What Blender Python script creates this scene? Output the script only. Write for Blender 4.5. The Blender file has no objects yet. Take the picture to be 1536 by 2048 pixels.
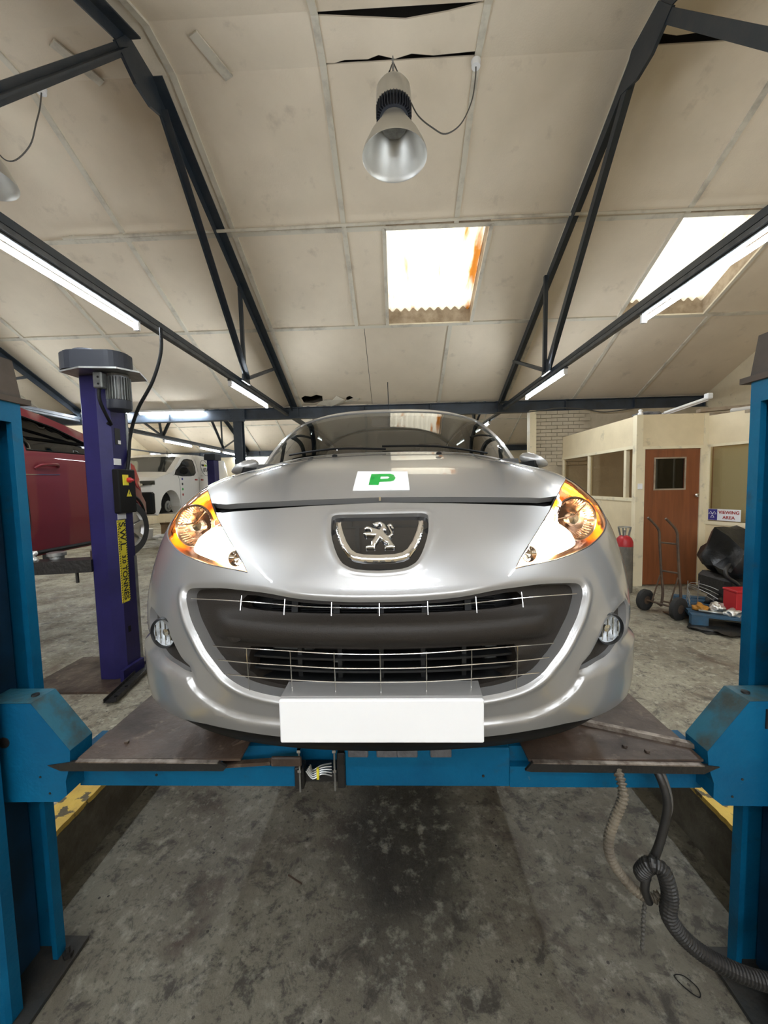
import bpy, bmesh, math, random
from math import pi, sin, cos, radians
from mathutils import Vector, Matrix
from mathutils.geometry import delaunay_2d_cdt
import numpy as np
random.seed(7)
SC = bpy.context.scene
COL = SC.collection

# ---------------------------------------------------------------- camera, world, exposure
def setup_camera():
    pitch, yaw, roll = radians(3.9), radians(1.9), radians(1.25)
    f = Vector((-sin(yaw)*cos(pitch), cos(yaw)*cos(pitch), -sin(pitch)))
    r0 = f.cross(Vector((0, 0, 1))).normalized(); u0 = r0.cross(f)
    r = r0*cos(roll) - u0*sin(roll); u = u0*cos(roll) + r0*sin(roll)
    cd = bpy.data.cameras.new('camera'); co = bpy.data.objects.new('camera', cd); COL.objects.link(co)
    cd.sensor_fit = 'HORIZONTAL'; cd.sensor_width = 36; cd.lens = 36*769/1536; cd.clip_start = .02
    m = Matrix((r, u, -f)).transposed().to_4x4(); m.translation = Vector((0, 0, 1.55))
    co.matrix_world = m
    SC.camera = co
setup_camera()
SC.view_settings.view_transform = 'Standard'; SC.view_settings.look = 'None'
SC.view_settings.gamma = 1; SC.view_settings.use_curve_mapping = False
SC.view_settings.exposure = 1.62
W = bpy.data.worlds.new('overcast_sky'); SC.world = W; W.use_nodes = True
W.node_tree.nodes['Background'].inputs[0].default_value = (.93, .96, 1, 1)
W.node_tree.nodes['Background'].inputs[1].default_value = 2.1
TUBE_W = 33.0       # brightness of the lit fluorescent tubes

# ---------------------------------------------------------------- materials
def newmat(name):
    m = bpy.data.materials.new(name); m.use_nodes = True
    return m, m.node_tree, m.node_tree.nodes['Principled BSDF']
def nd(t, typ, **kw):
    n = t.nodes.new(typ)
    for k, v in kw.items(): setattr(n, k, v)
    return n
def c4(c): return (c[0], c[1], c[2], 1)
def mat(name, col, rough=.5, metal=0., col2=None, scale=5., lo=.4, hi=.65, detail=6, bump=0, bscale=40, coat=0, spec=.5, spots=None, dist=0, stretch=(1, 1, 1), rough2=None):
    m, t, b = newmat(name)
    b.inputs['Roughness'].default_value = rough; b.inputs['Metallic'].default_value = metal
    b.inputs['Specular IOR Level'].default_value = spec; b.inputs['Coat Weight'].default_value = coat
    b.inputs['Coat Roughness'].default_value = .04
    tc = nd(t, 'ShaderNodeTexCoord'); mp = nd(t, 'ShaderNodeMapping'); mp.inputs['Scale'].default_value = stretch
    t.links.new(tc.outputs['Object'], mp.inputs[0])
    b.inputs['Base Color'].default_value = c4(col); last = None
    def noise(sc, l, h, det=detail):
        n = nd(t, 'ShaderNodeTexNoise'); n.inputs['Scale'].default_value = sc; n.inputs['Detail'].default_value = det; n.inputs['Roughness'].default_value = .62
        n.inputs['Distortion'].default_value = dist
        t.links.new(mp.outputs[0], n.inputs['Vector'])
        r = nd(t, 'ShaderNodeMapRange'); r.inputs[1].default_value = l; r.inputs[2].default_value = h
        t.links.new(n.outputs[0], r.inputs[0]); return n, r
    if col2:
        n, r = noise(scale, lo, hi)
        mx = nd(t, 'ShaderNodeMix', data_type='RGBA'); mx.inputs[6].default_value = c4(col); mx.inputs[7].default_value = c4(col2)
        t.links.new(r.outputs[0], mx.inputs[0]); last = mx.outputs[2]
        if rough2 is not None:
            rr = nd(t, 'ShaderNodeMapRange'); rr.inputs[3].default_value = rough; rr.inputs[4].default_value = rough2
            t.links.new(r.outputs[0], rr.inputs[0]); t.links.new(rr.outputs[0], b.inputs['Roughness'])
    for sp in (spots or []):
        n, r = noise(sp[1], sp[2], sp[3])
        mx = nd(t, 'ShaderNodeMix', data_type='RGBA'); mx.inputs[7].default_value = c4(sp[0])
        if last: t.links.new(last, mx.inputs[6])
        else: mx.inputs[6].default_value = c4(col)
        t.links.new(r.outputs[0], mx.inputs[0]); last = mx.outputs[2]
    if last: t.links.new(last, b.inputs['Base Color'])
    if bump:
        n = nd(t, 'ShaderNodeTexNoise'); n.inputs['Scale'].default_value = bscale; n.inputs['Detail'].default_value = 8
        t.links.new(mp.outputs[0], n.inputs['Vector'])
        bp = nd(t, 'ShaderNodeBump'); bp.inputs['Strength'].default_value = bump; bp.inputs['Distance'].default_value = .02
        t.links.new(n.outputs[0], bp.inputs['Height']); t.links.new(bp.outputs[0], b.inputs['Normal'])
    return m
def emis(name, col, s):
    m, t, b = newmat(name); b.inputs['Base Color'].default_value = c4(col); b.inputs['Emission Color'].default_value = c4(col)
    b.inputs['Emission Strength'].default_value = s; return m
def glass(name, tint=(1, 1, 1), f0=1.0, ior=1.5):
    m, t, b = newmat(name); t.nodes.remove(b)
    tr = nd(t, 'ShaderNodeBsdfTransparent'); tr.inputs[0].default_value = c4(tint)
    gl = nd(t, 'ShaderNodeBsdfGlossy'); gl.inputs['Roughness'].default_value = .015
    fr = nd(t, 'ShaderNodeFresnel'); gm = nd(t, 'ShaderNodeNewGeometry'); im = nd(t, 'ShaderNodeMix'); im.inputs[2].default_value = ior; im.inputs[3].default_value = 1/ior
    t.links.new(gm.outputs['Backfacing'], im.inputs[0]); t.links.new(im.outputs[0], fr.inputs[0])     # thin pane: same reflection from both sides
    mul = nd(t, 'ShaderNodeMath', operation='MULTIPLY'); mul.inputs[1].default_value = f0; mul.use_clamp = True
    mx = nd(t, 'ShaderNodeMixShader'); t.links.new(fr.outputs[0], mul.inputs[0]); t.links.new(mul.outputs[0], mx.inputs[0])
    t.links.new(tr.outputs[0], mx.inputs[1]); t.links.new(gl.outputs[0], mx.inputs[2])
    t.links.new(mx.outputs[0], t.nodes['Material Output'].inputs[0]); return m

M = {}
def floor_mat(nm, k):
    m, t, b = newmat(nm)
    tc = nd(t, 'ShaderNodeTexCoord'); L = t.links.new
    def noise(sc, det=8, ro=.62, di=0, vec=None):
        n = nd(t, 'ShaderNodeTexNoise'); n.inputs['Scale'].default_value = sc; n.inputs['Detail'].default_value = det
        n.inputs['Roughness'].default_value = ro; n.inputs['Distortion'].default_value = di
        L(vec or tc.outputs['Object'], n.inputs['Vector']); return n.outputs[0]
    def rng(x, l, h, a=0., c=1.):
        r = nd(t, 'ShaderNodeMapRange'); r.inputs[1].default_value = l; r.inputs[2].default_value = h; r.inputs[3].default_value = a; r.inputs[4].default_value = c
        L(x, r.inputs[0]); return r.outputs[0]
    def mix(f, a, c):
        mx = nd(t, 'ShaderNodeMix', data_type='RGBA')
        L(f, mx.inputs[0])
        for i, q in ((6, a), (7, c)):
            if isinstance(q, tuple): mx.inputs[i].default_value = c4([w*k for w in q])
            else: L(q, mx.inputs[i])
        return mx.outputs[2]
    c = mix(rng(noise(1.3), .38, .62), (.36, .335, .255), (.23, .205, .155))
    c = mix(rng(noise(2.1, di=.6), .52, .68), c, (.13, .095, .07))
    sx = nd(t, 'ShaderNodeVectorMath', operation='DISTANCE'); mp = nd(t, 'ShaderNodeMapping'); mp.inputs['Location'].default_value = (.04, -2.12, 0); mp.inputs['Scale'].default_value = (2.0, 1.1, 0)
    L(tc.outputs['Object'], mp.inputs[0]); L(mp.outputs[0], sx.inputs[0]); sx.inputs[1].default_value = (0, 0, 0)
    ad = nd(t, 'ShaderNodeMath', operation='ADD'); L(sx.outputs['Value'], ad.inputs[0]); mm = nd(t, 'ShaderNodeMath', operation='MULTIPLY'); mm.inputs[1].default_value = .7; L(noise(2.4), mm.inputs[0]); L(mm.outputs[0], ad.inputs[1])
    c = mix(rng(ad.outputs[0], 1.15, .75, 0, .88), c, (.035, .032, .028))       # old oil stain below the engine, with the car's shade painted in
    c = mix(rng(noise(38, 10, .72), .53, .66), c, (.105, .095, .075))
    c = mix(rng(noise(9, 10, .75, .5), .53, .61, 0, .9), c, (.09, .08, .065))
    c = mix(rng(noise(16, 10, .7), .53, .70, 0, .8), c, (.62, .60, .49))
    vo = nd(t, 'ShaderNodeTexVoronoi'); vo.inputs['Scale'].default_value = 22; L(tc.outputs['Object'], vo.inputs['Vector'])
    pit = nd(t, 'ShaderNodeMath', operation='LESS_THAN'); pit.inputs[1].default_value = .13; L(vo.outputs['Distance'], pit.inputs[0])
    gate = nd(t, 'ShaderNodeMath', operation='MULTIPLY'); L(pit.outputs[0], gate.inputs[0]); L(rng(noise(3), .45, .6), gate.inputs[1])
    c = mix(gate.outputs[0], c, (.035, .03, .026))
    L(c, b.inputs['Base Color'])
    L(rng(noise(2.6), .4, .62, .3, .75), b.inputs['Roughness'])
    bp = nd(t, 'ShaderNodeBump'); bp.inputs['Strength'].default_value = .5; bp.inputs['Distance'].default_value = .02
    L(noise(26, 10, .7), bp.inputs['Height']); L(bp.outputs[0], b.inputs['Normal'])
    return m
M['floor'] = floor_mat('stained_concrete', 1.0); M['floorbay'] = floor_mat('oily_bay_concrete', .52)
M['kerbwall'] = mat('grimy_kerb_concrete', (.16, .15, .12), .8, col2=(.07, .06, .045), scale=4, bump=.4)
M['yellow'] = mat('worn_yellow_paint', (.72, .50, .10), .55, col2=(.55, .36, .08), scale=6, spots=[((.11, .09, .05), 11, .53, .56)], bump=.5, bscale=30)
M['ceil'] = mat('old_cream_board', (.80, .695, .545), .85, col2=(.68, .585, .45), scale=.7, lo=.35, hi=.7, spots=[((.52, .44, .34), 3.5, .60, .85)], bump=.10, bscale=60)
M['batten'] = mat('old_cream_batten', (.66, .61, .50), .8, col2=(.36, .32, .26), scale=3.5, lo=.5, hi=.75)
M['ceil2'] = mat('grey_roof_sheet', (.12, .11, .10), .9)
M['steel'] = mat('dark_blue_grey_steel', (.020, .030, .042), .42, col2=(.035, .042, .05), scale=6, bump=.05)
M['steelbeam'] = mat('blue_grey_beam', (.045, .062, .085), .45, col2=(.028, .035, .045), scale=2.5)
M['wall'] = mat('cream_painted_wall', (.74, .64, .45), .75, col2=(.62, .53, .37), scale=1.2, spots=[((.22, .19, .13), 5, .64, .8)])
M['wallbrick'] = mat('cream_painted_brick', (.54, .47, .35), .8, col2=(.42, .36, .26), scale=2, bump=.3, bscale=25)
M['ply'] = mat('cream_partition_board', (.80, .67, .44), .55, col2=(.70, .58, .37), scale=1.5, spots=[((.25, .21, .13), 3.2, .63, .82)])
M['plytrim'] = mat('pale_painted_timber', (.82, .72, .50), .5, col2=(.50, .44, .32), scale=6, lo=.55, hi=.75)
M['door'] = mat('varnished_brown_door', (.27, .085, .028), .38, col2=(.18, .055, .018), scale=2.2, lo=.35, hi=.7, stretch=(6, 6, .5), dist=.4)
M['curb'] = mat('weathered_timber_curb', (.42, .34, .25), .8, col2=(.25, .19, .13), scale=6)
M['blue'] = mat('lift_blue_paint', (.001, .115, .24), .5, spec=.25, col2=(.001, .085, .19), scale=3, spots=[((.02, .07, .12), 7, .62, .75), ((.10, .16, .2), 30, .70, .78)], bump=.12, bscale=50)
M['bluedirty'] = mat('lift_blue_greasy_paint', (.035, .17, .25), .5, col2=(.06, .08, .075), scale=7, lo=.42, hi=.62, bump=.2)
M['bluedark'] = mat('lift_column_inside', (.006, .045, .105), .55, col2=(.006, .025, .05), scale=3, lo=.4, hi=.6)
M['purple'] = mat('violet_blue_paint', (.022, .019, .105), .42, spec=.3, col2=(.016, .014, .075), scale=3, bump=.04)
M['rust'] = mat('oily_brown_runway', (.085, .055, .038), .38, col2=(.035, .024, .018), scale=4, spots=[((.19, .14, .10), 18, .60, .74)], bump=.25, bscale=25, rough2=.6)
M['baseplate'] = mat('grimy_base_plate', (.035, .032, .027), .7, col2=(.015, .022, .026), scale=6, bump=.3)
M['trunk'] = mat('grey_trunking', (.10, .105, .11), .5, .2, col2=(.05, .055, .06), scale=8)
M['gasbody'] = mat('dull_grey_brown_paint', (.20, .18, .15), .5, col2=(.13, .12, .10), scale=9)
M['edge'] = mat('worn_steel_edge', (.30, .26, .22), .45, .5, col2=(.12, .09, .07), scale=30)
M['pad'] = mat('grey_rubber_block', (.10, .10, .105), .7, bump=.2, col2=(.16, .16, .17), scale=20)
M['black'] = mat('black_plastic', (.006, .006, .006), .5, spec=.2)
M['blackmetal'] = mat('black_greasy_metal', (.016, .015, .014), .45, bump=.3, bscale=30)
M['grille'] = mat('grainy_dark_plastic', (.021, .017, .0135), .5, bump=.12, bscale=300, spec=.3)
M['grille2'] = mat('black_grille_plastic', (.006, .0065, .007), .45)
M['rubber'] = mat('tyre_rubber', (.018, .018, .018), .75, bump=.1)
M['alloy'] = mat('silver_alloy', (.55, .54, .52), .3, .9)
M['foglass'] = mat('pale_fog_reflector', (.80, .84, .90), .22, .15, col2=(.35, .37, .40), scale=60, lo=.45, hi=.6, stretch=(1, 1, .3))
M['chrome'] = mat('polished_chrome', (.82, .82, .82), .07, 1.)
M['wire'] = mat('bright_chrome_wire', (.9, .9, .88), .12, 1.)
M['refl'] = mat('headlamp_reflector', (.46, .33, .25), .22, 1.)  # warm tint: glow of the amber lamp put into the colour
M['brushed'] = mat('spun_aluminium', (.62, .61, .57), .42, .9)
M['galv'] = mat('galvanised_steel', (.42, .43, .42), .4, .8, col2=(.28, .28, .27), scale=12)
M['motor'] = mat('grey_motor_casing', (.20, .21, .20), .35, .4, col2=(.12, .12, .12), scale=9)
M['capgrey'] = mat('dark_grey_cover', (.030, .033, .042), .45, spec=.3)
M['capbrown'] = mat('dusty_brown_cover', (.062, .052, .043), .7, col2=(.045, .038, .03), scale=8)
M['white'] = mat('white_plastic', (.86, .86, .86), .35)
M['numplate'] = mat('blank_white_plate', (.97, .97, .97), .35)
M['green'] = mat('green_print', (.0, .36, .045), .4)
M['redp'] = mat('red_paint', (.45, .02, .025), .4)
M['lblack'] = mat('black_lettering', (.02, .02, .02), .6)
M['lyellow'] = mat('yellow_label', (.85, .74, .05), .5)
M['lred'] = mat('red_lettering', (.42, .05, .045), .6)
M['lblue'] = mat('blue_sign_field', (.04, .03, .22), .5)
M['fabric'] = mat('dark_seat_cloth', (.035, .033, .03), .9)
M['inter'] = mat('grey_interior', (.06, .058, .055), .8)
M['card'] = mat('brown_cardboard', (.33, .22, .12), .85, col2=(.26, .17, .09), scale=6)
M['paper'] = mat('crumpled_white_paper', (.75, .75, .74), .8, bump=.6, bscale=15)
M['foil'] = mat('crumpled_foil', (.7, .69, .66), .3, .8, bump=1., bscale=18)
M['amberfoil'] = mat('amber_oily_plastic', (.45, .20, .03), .3, bump=.8, bscale=20)
M['hosepale'] = mat('pale_ribbed_hose', (.20, .17, .125), .55, col2=(.12, .10, .075), scale=12)
M['hoseblack'] = mat('black_rubber_hose', (.022, .021, .02), .42, bump=.1)
M['cable'] = mat('grey_cable', (.09, .085, .075), .6)
M['palletblue'] = mat('blue_painted_pallet', (.03, .10, .18), .6, col2=(.03, .05, .07), scale=6)
M['bin'] = mat('black_polythene', (.012, .012, .012), .35, bump=.7, bscale=10)
M['vanglass'] = glass('pale_van_glass', (.55, .56, .53), 1.4)
M['tube'] = emis('lit_fluorescent_tube', (.86, .93, 1.0), TUBE_W)
M['tubedim'] = emis('lit_tube_far', (.80, .90, 1.0), TUBE_W*.7)
M['lowbeam'] = emis('glowing_dipped_lamp', (1.0, .84, .55), 14)
M['amber'] = emis('glowing_amber_lamp', (1.0, .36, .015), 3.2)
M['amberplastic'] = mat('amber_lens_plastic', (.75, .22, .03), .25)
M['glass'] = glass('clear_glass', (.96, .97, .96))
M['lens'] = glass('headlamp_lens', (1, .93, .86), .9)
M['screen'] = glass('tinted_windscreen', (.60, .64, .60), 1.5)
M['carglass'] = glass('dark_side_glass', (.08, .085, .08), 1.5)
M['partglass'] = glass('office_glass', (.85, .82, .74), 1.2)
M['darkroom'] = mat('dim_office_wall', (.42, .30, .20), .8)
M['blind'] = mat('olive_blind', (.62, .58, .42), .7)
def sheet_mat():
    m, t, b = newmat('translucent_corrugated_sheet'); t.nodes.remove(b)
    tc = nd(t, 'ShaderNodeTexCoord'); n = nd(t, 'ShaderNodeTexNoise'); n.inputs['Scale'].default_value = 2.2; n.inputs['Detail'].default_value = 7
    mp = nd(t, 'ShaderNodeMapping'); mp.inputs['Scale'].default_value = (3, .6, .6)
    t.links.new(tc.outputs['Object'], mp.inputs[0]); t.links.new(mp.outputs[0], n.inputs['Vector'])
    r = nd(t, 'ShaderNodeMapRange'); r.inputs[1].default_value = .58; r.inputs[2].default_value = .72
    t.links.new(n.outputs[0], r.inputs[0])
    mx = nd(t, 'ShaderNodeMix', data_type='RGBA'); mx.inputs[6].default_value = (.66, .60, .46, 1); mx.inputs[7].default_value = (.36, .13, .02, 1)
    sp = nd(t, 'ShaderNodeSeparateXYZ'); t.links.new(tc.outputs['Object'], sp.inputs[0])
    ry = nd(t, 'ShaderNodeMapRange'); ry.inputs[1].default_value = 5.42; ry.inputs[2].default_value = 5.18; ry.inputs[4].default_value = .10; t.links.new(sp.outputs[1], ry.inputs[0])
    rx = nd(t, 'ShaderNodeMapRange'); rx.inputs[1].default_value = 1.08; rx.inputs[2].default_value = 1.22; rx.inputs[4].default_value = .16; t.links.new(sp.outputs[0], rx.inputs[0])
    rl = nd(t, 'ShaderNodeMath', operation='LESS_THAN'); rl.inputs[1].default_value = 1.5; t.links.new(sp.outputs[0], rl.inputs[0]); rm = nd(t, 'ShaderNodeMath', operation='MULTIPLY'); t.links.new(rx.outputs[0], rm.inputs[0]); t.links.new(rl.outputs[0], rm.inputs[1])
    a1 = nd(t, 'ShaderNodeMath', operation='ADD'); a2 = nd(t, 'ShaderNodeMath', operation='ADD'); t.links.new(n.outputs[0], a1.inputs[0]); t.links.new(ry.outputs[0], a1.inputs[1]); t.links.new(a1.outputs[0], a2.inputs[0]); t.links.new(rm.outputs[0], a2.inputs[1]); t.links.new(a2.outputs[0], r.inputs[0])
    t.links.new(r.outputs[0], mx.inputs[0])
    tl = nd(t, 'ShaderNodeBsdfTranslucent'); df = nd(t, 'ShaderNodeBsdfDiffuse'); ms = nd(t, 'ShaderNodeMixShader'); ms.inputs[0].default_value = .35
    t.links.new(mx.outputs[2], tl.inputs[0]); t.links.new(mx.outputs[2], df.inputs[0])
    t.links.new(tl.outputs[0], ms.inputs[1]); t.links.new(df.outputs[0], ms.inputs[2])
    t.links.new(ms.outputs[0], t.nodes['Material Output'].inputs[0]); return m
M['sheet'] = sheet_mat()
def carpaint(name, col, metal=.55, rough=.34, flake=.03):
    m, t, b = newmat(name)
    b.inputs['Base Color'].default_value = c4(col); b.inputs['Metallic'].default_value = metal; b.inputs['Roughness'].default_value = rough
    b.inputs['Coat Weight'].default_value = 1; b.inputs['Coat Roughness'].default_value = .02; b.inputs['Coat IOR'].default_value = 1.5
    tc = nd(t, 'ShaderNodeTexCoord'); n = nd(t, 'ShaderNodeTexNoise'); n.inputs['Scale'].default_value = 900; n.inputs['Detail'].default_value = 1
    t.links.new(tc.outputs['Object'], n.inputs['Vector']); bp = nd(t, 'ShaderNodeBump'); bp.inputs['Strength'].default_value = flake; bp.inputs['Distance'].default_value = .001
    t.links.new(n.outputs[0], bp.inputs['Height']); t.links.new(bp.outputs[0], b.inputs['Normal'])
    return m
M['silver'] = carpaint('silver_metallic_paint', (.37, .365, .355))
M['red'] = carpaint('dark_red_metallic_paint', (.17, .014, .022), .35, .4)
M['vanwhite'] = carpaint('white_van_paint', (.92, .90, .85), 0, .4)

# ---------------------------------------------------------------- object helpers
def obj_from(name, verts, faces, m, parent=None, smooth=False, mats=None, fm=None):
    used = sorted({i for f in faces for i in f}); ix = {v: k for k, v in enumerate(used)}
    me = bpy.data.meshes.new(name); me.from_pydata([tuple(verts[i]) for i in used], [], [tuple(ix[i] for i in f) for f in faces]); me.update()
    for mm in (mats or [m]): me.materials.append(mm)
    if fm: me.polygons.foreach_set('material_index', fm)
    if smooth: me.polygons.foreach_set('use_smooth', [True]*len(me.polygons))
    o = bpy.data.objects.new(name, me); COL.objects.link(o)
    if parent is not None: o.parent = parent
    return o
class MB:
    def __init__(s, org=(0, 0, 0)): s.v = []; s.f = []; s.o = Vector(org)
    def add(s, vs, fs):
        n = len(s.v); s.v += [Vector(v)-s.o for v in vs]; s.f += [tuple(i+n for i in f) for f in fs]; return s
    def box(s, a, b, c=.0):
        x0, y0, z0 = [min(p, q) for p, q in zip(a, b)]; x1, y1, z1 = [max(p, q) for p, q in zip(a, b)]
        c = min(c, (x1-x0)*.45, (y1-y0)*.45, (z1-z0)*.45)
        if c <= 0:
            return s.add([(x0, y0, z0), (x1, y0, z0), (x1, y1, z0), (x0, y1, z0), (x0, y0, z1), (x1, y0, z1), (x1, y1, z1), (x0, y1, z1)],
                  [(0, 3, 2, 1), (4, 5, 6, 7), (0, 1, 5, 4), (1, 2, 6, 5), (2, 3, 7, 6), (3, 0, 4, 7)])
        bm = bmesh.new(); bmesh.ops.create_cube(bm, size=1)
        for v in bm.verts: v.co = Vector(((x0+x1)/2+v.co.x*(x1-x0), (y0+y1)/2+v.co.y*(y1-y0), (z0+z1)/2+v.co.z*(z1-z0)))
        bmesh.ops.bevel(bm, geom=bm.edges[:], offset=c, segments=1, affect='EDGES', profile=.5)
        bm.verts.index_update(); s.add([v.co for v in bm.verts], [tuple(v.index for v in f.verts) for f in bm.faces]); bm.free(); return s
    def bar(s, p, q, w, h, up=(0, 0, 1)):
        p = Vector(p); q = Vector(q); d = (q-p).normalized(); up = Vector(up)
        if abs(d.dot(up)) > .98: up = Vector((0, 1, 0))
        r = d.cross(up).normalized()*w/2; u = r.cross(d).normalized()*h/2
        return s.add([p-r-u, p+r-u, p+r+u, p-r+u, q-r-u, q+r-u, q+r+u, q-r+u], [(0, 3, 2, 1), (4, 5, 6, 7), (0, 1, 5, 4), (1, 2, 6, 5), (2, 3, 7, 6), (3, 0, 4, 7)])
    def lathe(s, prof, p=(0, 0, 0), ax=(0, 0, 1), n=24, cap=True):
        ax = Vector(ax).normalized(); t = Vector((1, 0, 0)) if abs(ax.x) < .9 else Vector((0, 1, 0))
        u = ax.cross(t).normalized(); w = ax.cross(u); p = Vector(p); vs = []; fs = []
        for r, h in prof:
            for i in range(n):
                a = 2*pi*i/n; vs.append(p+ax*h+u*(r*cos(a))+w*(r*sin(a)))
        for k in range(len(prof)-1):
            for i in range(n):
                j = (i+1) % n; fs.append((k*n+i, k*n+j, (k+1)*n+j, (k+1)*n+i))
        if cap:
            if prof[0][0] > 1e-4: fs.append(tuple(range(n-1, -1, -1)))
            if prof[-1][0] > 1e-4: fs.append(tuple((len(prof)-1)*n+i for i in range(n)))
        return s.add(vs, fs)
    def cyl(s, p, q, r, n=16): 
        p = Vector(p); q = Vector(q); return s.lathe([(r, 0), (r, (q-p).length)], p, q-p, n)
    def tube(s, pts, r, n=10, rf=None, closed=False):
        P = [Vector(p) for p in pts]; vs = []; fs = []; m = len(P); prev = None
        for i in range(m):
            d = (P[(i+1) % m]-P[i-1]) if closed else (P[min(i+1, m-1)]-P[max(i-1, 0)])
            d.normalize()
            if prev is None:
                t = Vector((0, 0, 1)) if abs(d.z) < .9 else Vector((0, 1, 0)); u = d.cross(t).normalized()
            else: u = (prev-d*prev.dot(d)).normalized()
            prev = u; w = d.cross(u); rr = rf(i) if rf else r
            for k in range(n):
                a = 2*pi*k/n; vs.append(P[i]+u*(rr*cos(a))+w*(rr*sin(a)))
        for i in range(m if closed else m-1):
            for k in range(n):
                l = (k+1) % n; j = (i+1) % m; fs.append((i*n+k, i*n+l, j*n+l, j*n+k))
        if not closed: fs += [tuple(range(n-1, -1, -1)), tuple((m-1)*n+k for k in range(n))]
        return s.add(vs, fs)
    def prism(s, poly, axis, a, b):
        def P(u, v, w): return {'X': (w, u, v), 'Y': (u, w, v), 'Z': (u, v, w)}[axis]
        n = len(poly); vs = [P(u, v, a) for u, v in poly]+[P(u, v, b) for u, v in poly]
        fs = [tuple(range(n)), tuple(range(2*n-1, n-1, -1))]+[(i, (i+1) % n, n+(i+1) % n, n+i) for i in range(n)]
        s.add(vs, fs); return s
    def build(s, name, m, parent=None, smooth=False, fix=True):
        o = obj_from(name, s.v, s.f, m, parent, smooth)
        if fix:
            bm = bmesh.new(); bm.from_mesh(o.data); bmesh.ops.recalc_face_normals(bm, faces=bm.faces[:]); bm.to_mesh(o.data); bm.free()
        if smooth:
            o.data.set_sharp_from_angle(angle=radians(40))
        o.location = s.o if parent is None else s.o
        return o
def tag(o, label=None, cat=None, group=None, kind=None):
    if label: o['label'] = label
    if cat: o['category'] = cat
    if group: o['group'] = group
    if kind: o['kind'] = kind
    return o
def empty(name, loc, label=None, cat=None, group=None, kind=None):
    o = bpy.data.objects.new(name, None); COL.objects.link(o); o.location = loc; o.empty_display_size = .1
    return tag(o, label, cat, group, kind)
def world_children(root):
    """children meshes are written in world coordinates; bring them into the root's space"""
    inv = Matrix.Translation(-root.location)
    for ch in COL.objects:
        if ch.parent is root: ch.matrix_parent_inverse = inv
def crom(pts, k=4, closed=True):
    n = len(pts); out = []
    rngs = n if closed else n-1
    for i in range(rngs):
        if closed: p0, p1, p2, p3 = pts[i-1], pts[i], pts[(i+1) % n], pts[(i+2) % n]
        else: p0, p1, p2, p3 = pts[max(i-1, 0)], pts[i], pts[i+1], pts[min(i+2, n-1)]
        for j in range(k):
            t = j/k; t2 = t*t; t3 = t2*t
            out.append(tuple(.5*((2*b)+(-a+c)*t+(2*a-5*b+4*c-d)*t2+(-a+3*b-3*c+d)*t3) for a, b, c, d in zip(p0, p1, p2, p3)))
    if not closed: out.append(tuple(pts[-1]))
    return out
def text_mesh(name, txt, size, m, M4, parent, depth=.001, align='CENTER', bold=0.):
    c = bpy.data.curves.new(name, 'FONT'); c.body = txt; c.size = size; c.extrude = depth; c.align_x = align; c.align_y = 'CENTER'; c.offset = bold
    t = bpy.data.objects.new(name, c); COL.objects.link(t)
    bpy.context.view_layer.update(); dg = bpy.context.evaluated_depsgraph_get()
    me = bpy.data.meshes.new_from_object(t.evaluated_get(dg)); bpy.data.objects.remove(t)
    me.transform(M4); me.materials.clear(); me.materials.append(m); me.name = name
    o = bpy.data.objects.new(name, me); COL.objects.link(o)
    if parent is not None: o.parent = parent
    return o
def inpoly(P, poly):
    P = np.asarray(P); x, y = P[:, 0], P[:, 1]; r = np.zeros(len(P), bool); Q = np.asarray(poly)
    j = len(Q)-1
    for i in range(len(Q)):
        xi, yi = Q[i]; xj, yj = Q[j]
        c = ((yi > y) != (yj > y)) & (x < (xj-xi)*(y-yi)/((yj-yi) if abs(yj-yi) > 1e-12 else 1e-12)+xi)
        r ^= c; j = i
    return r
def segdist(P, poly, closed=True):
    P = np.asarray(P, float); Q = np.asarray(poly, float); D = np.full(len(P), 1e9); n = len(Q)
    for i in range(n if closed else n-1):
        a = Q[i]; b = Q[(i+1) % n]; ab = b-a; L2 = max((ab**2).sum(), 1e-14)
        t = np.clip(((P-a)@ab)/L2, 0, 1); q = a+t[:, None]*ab; D = np.minimum(D, np.hypot(*(P-q).T))
    return D
def resamp(poly, h):
    out = []; n = len(poly)
    for i in range(n):
        a = poly[i]; b = poly[(i+1) % n]; L = math.hypot(b[0]-a[0], b[1]-a[1]); k = max(1, int(math.ceil(L/h)))
        if L < 1e-6: continue
        for j in range(k): out.append((a[0]+(b[0]-a[0])*j/k, a[1]+(b[1]-a[1])*j/k))
    return out
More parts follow.
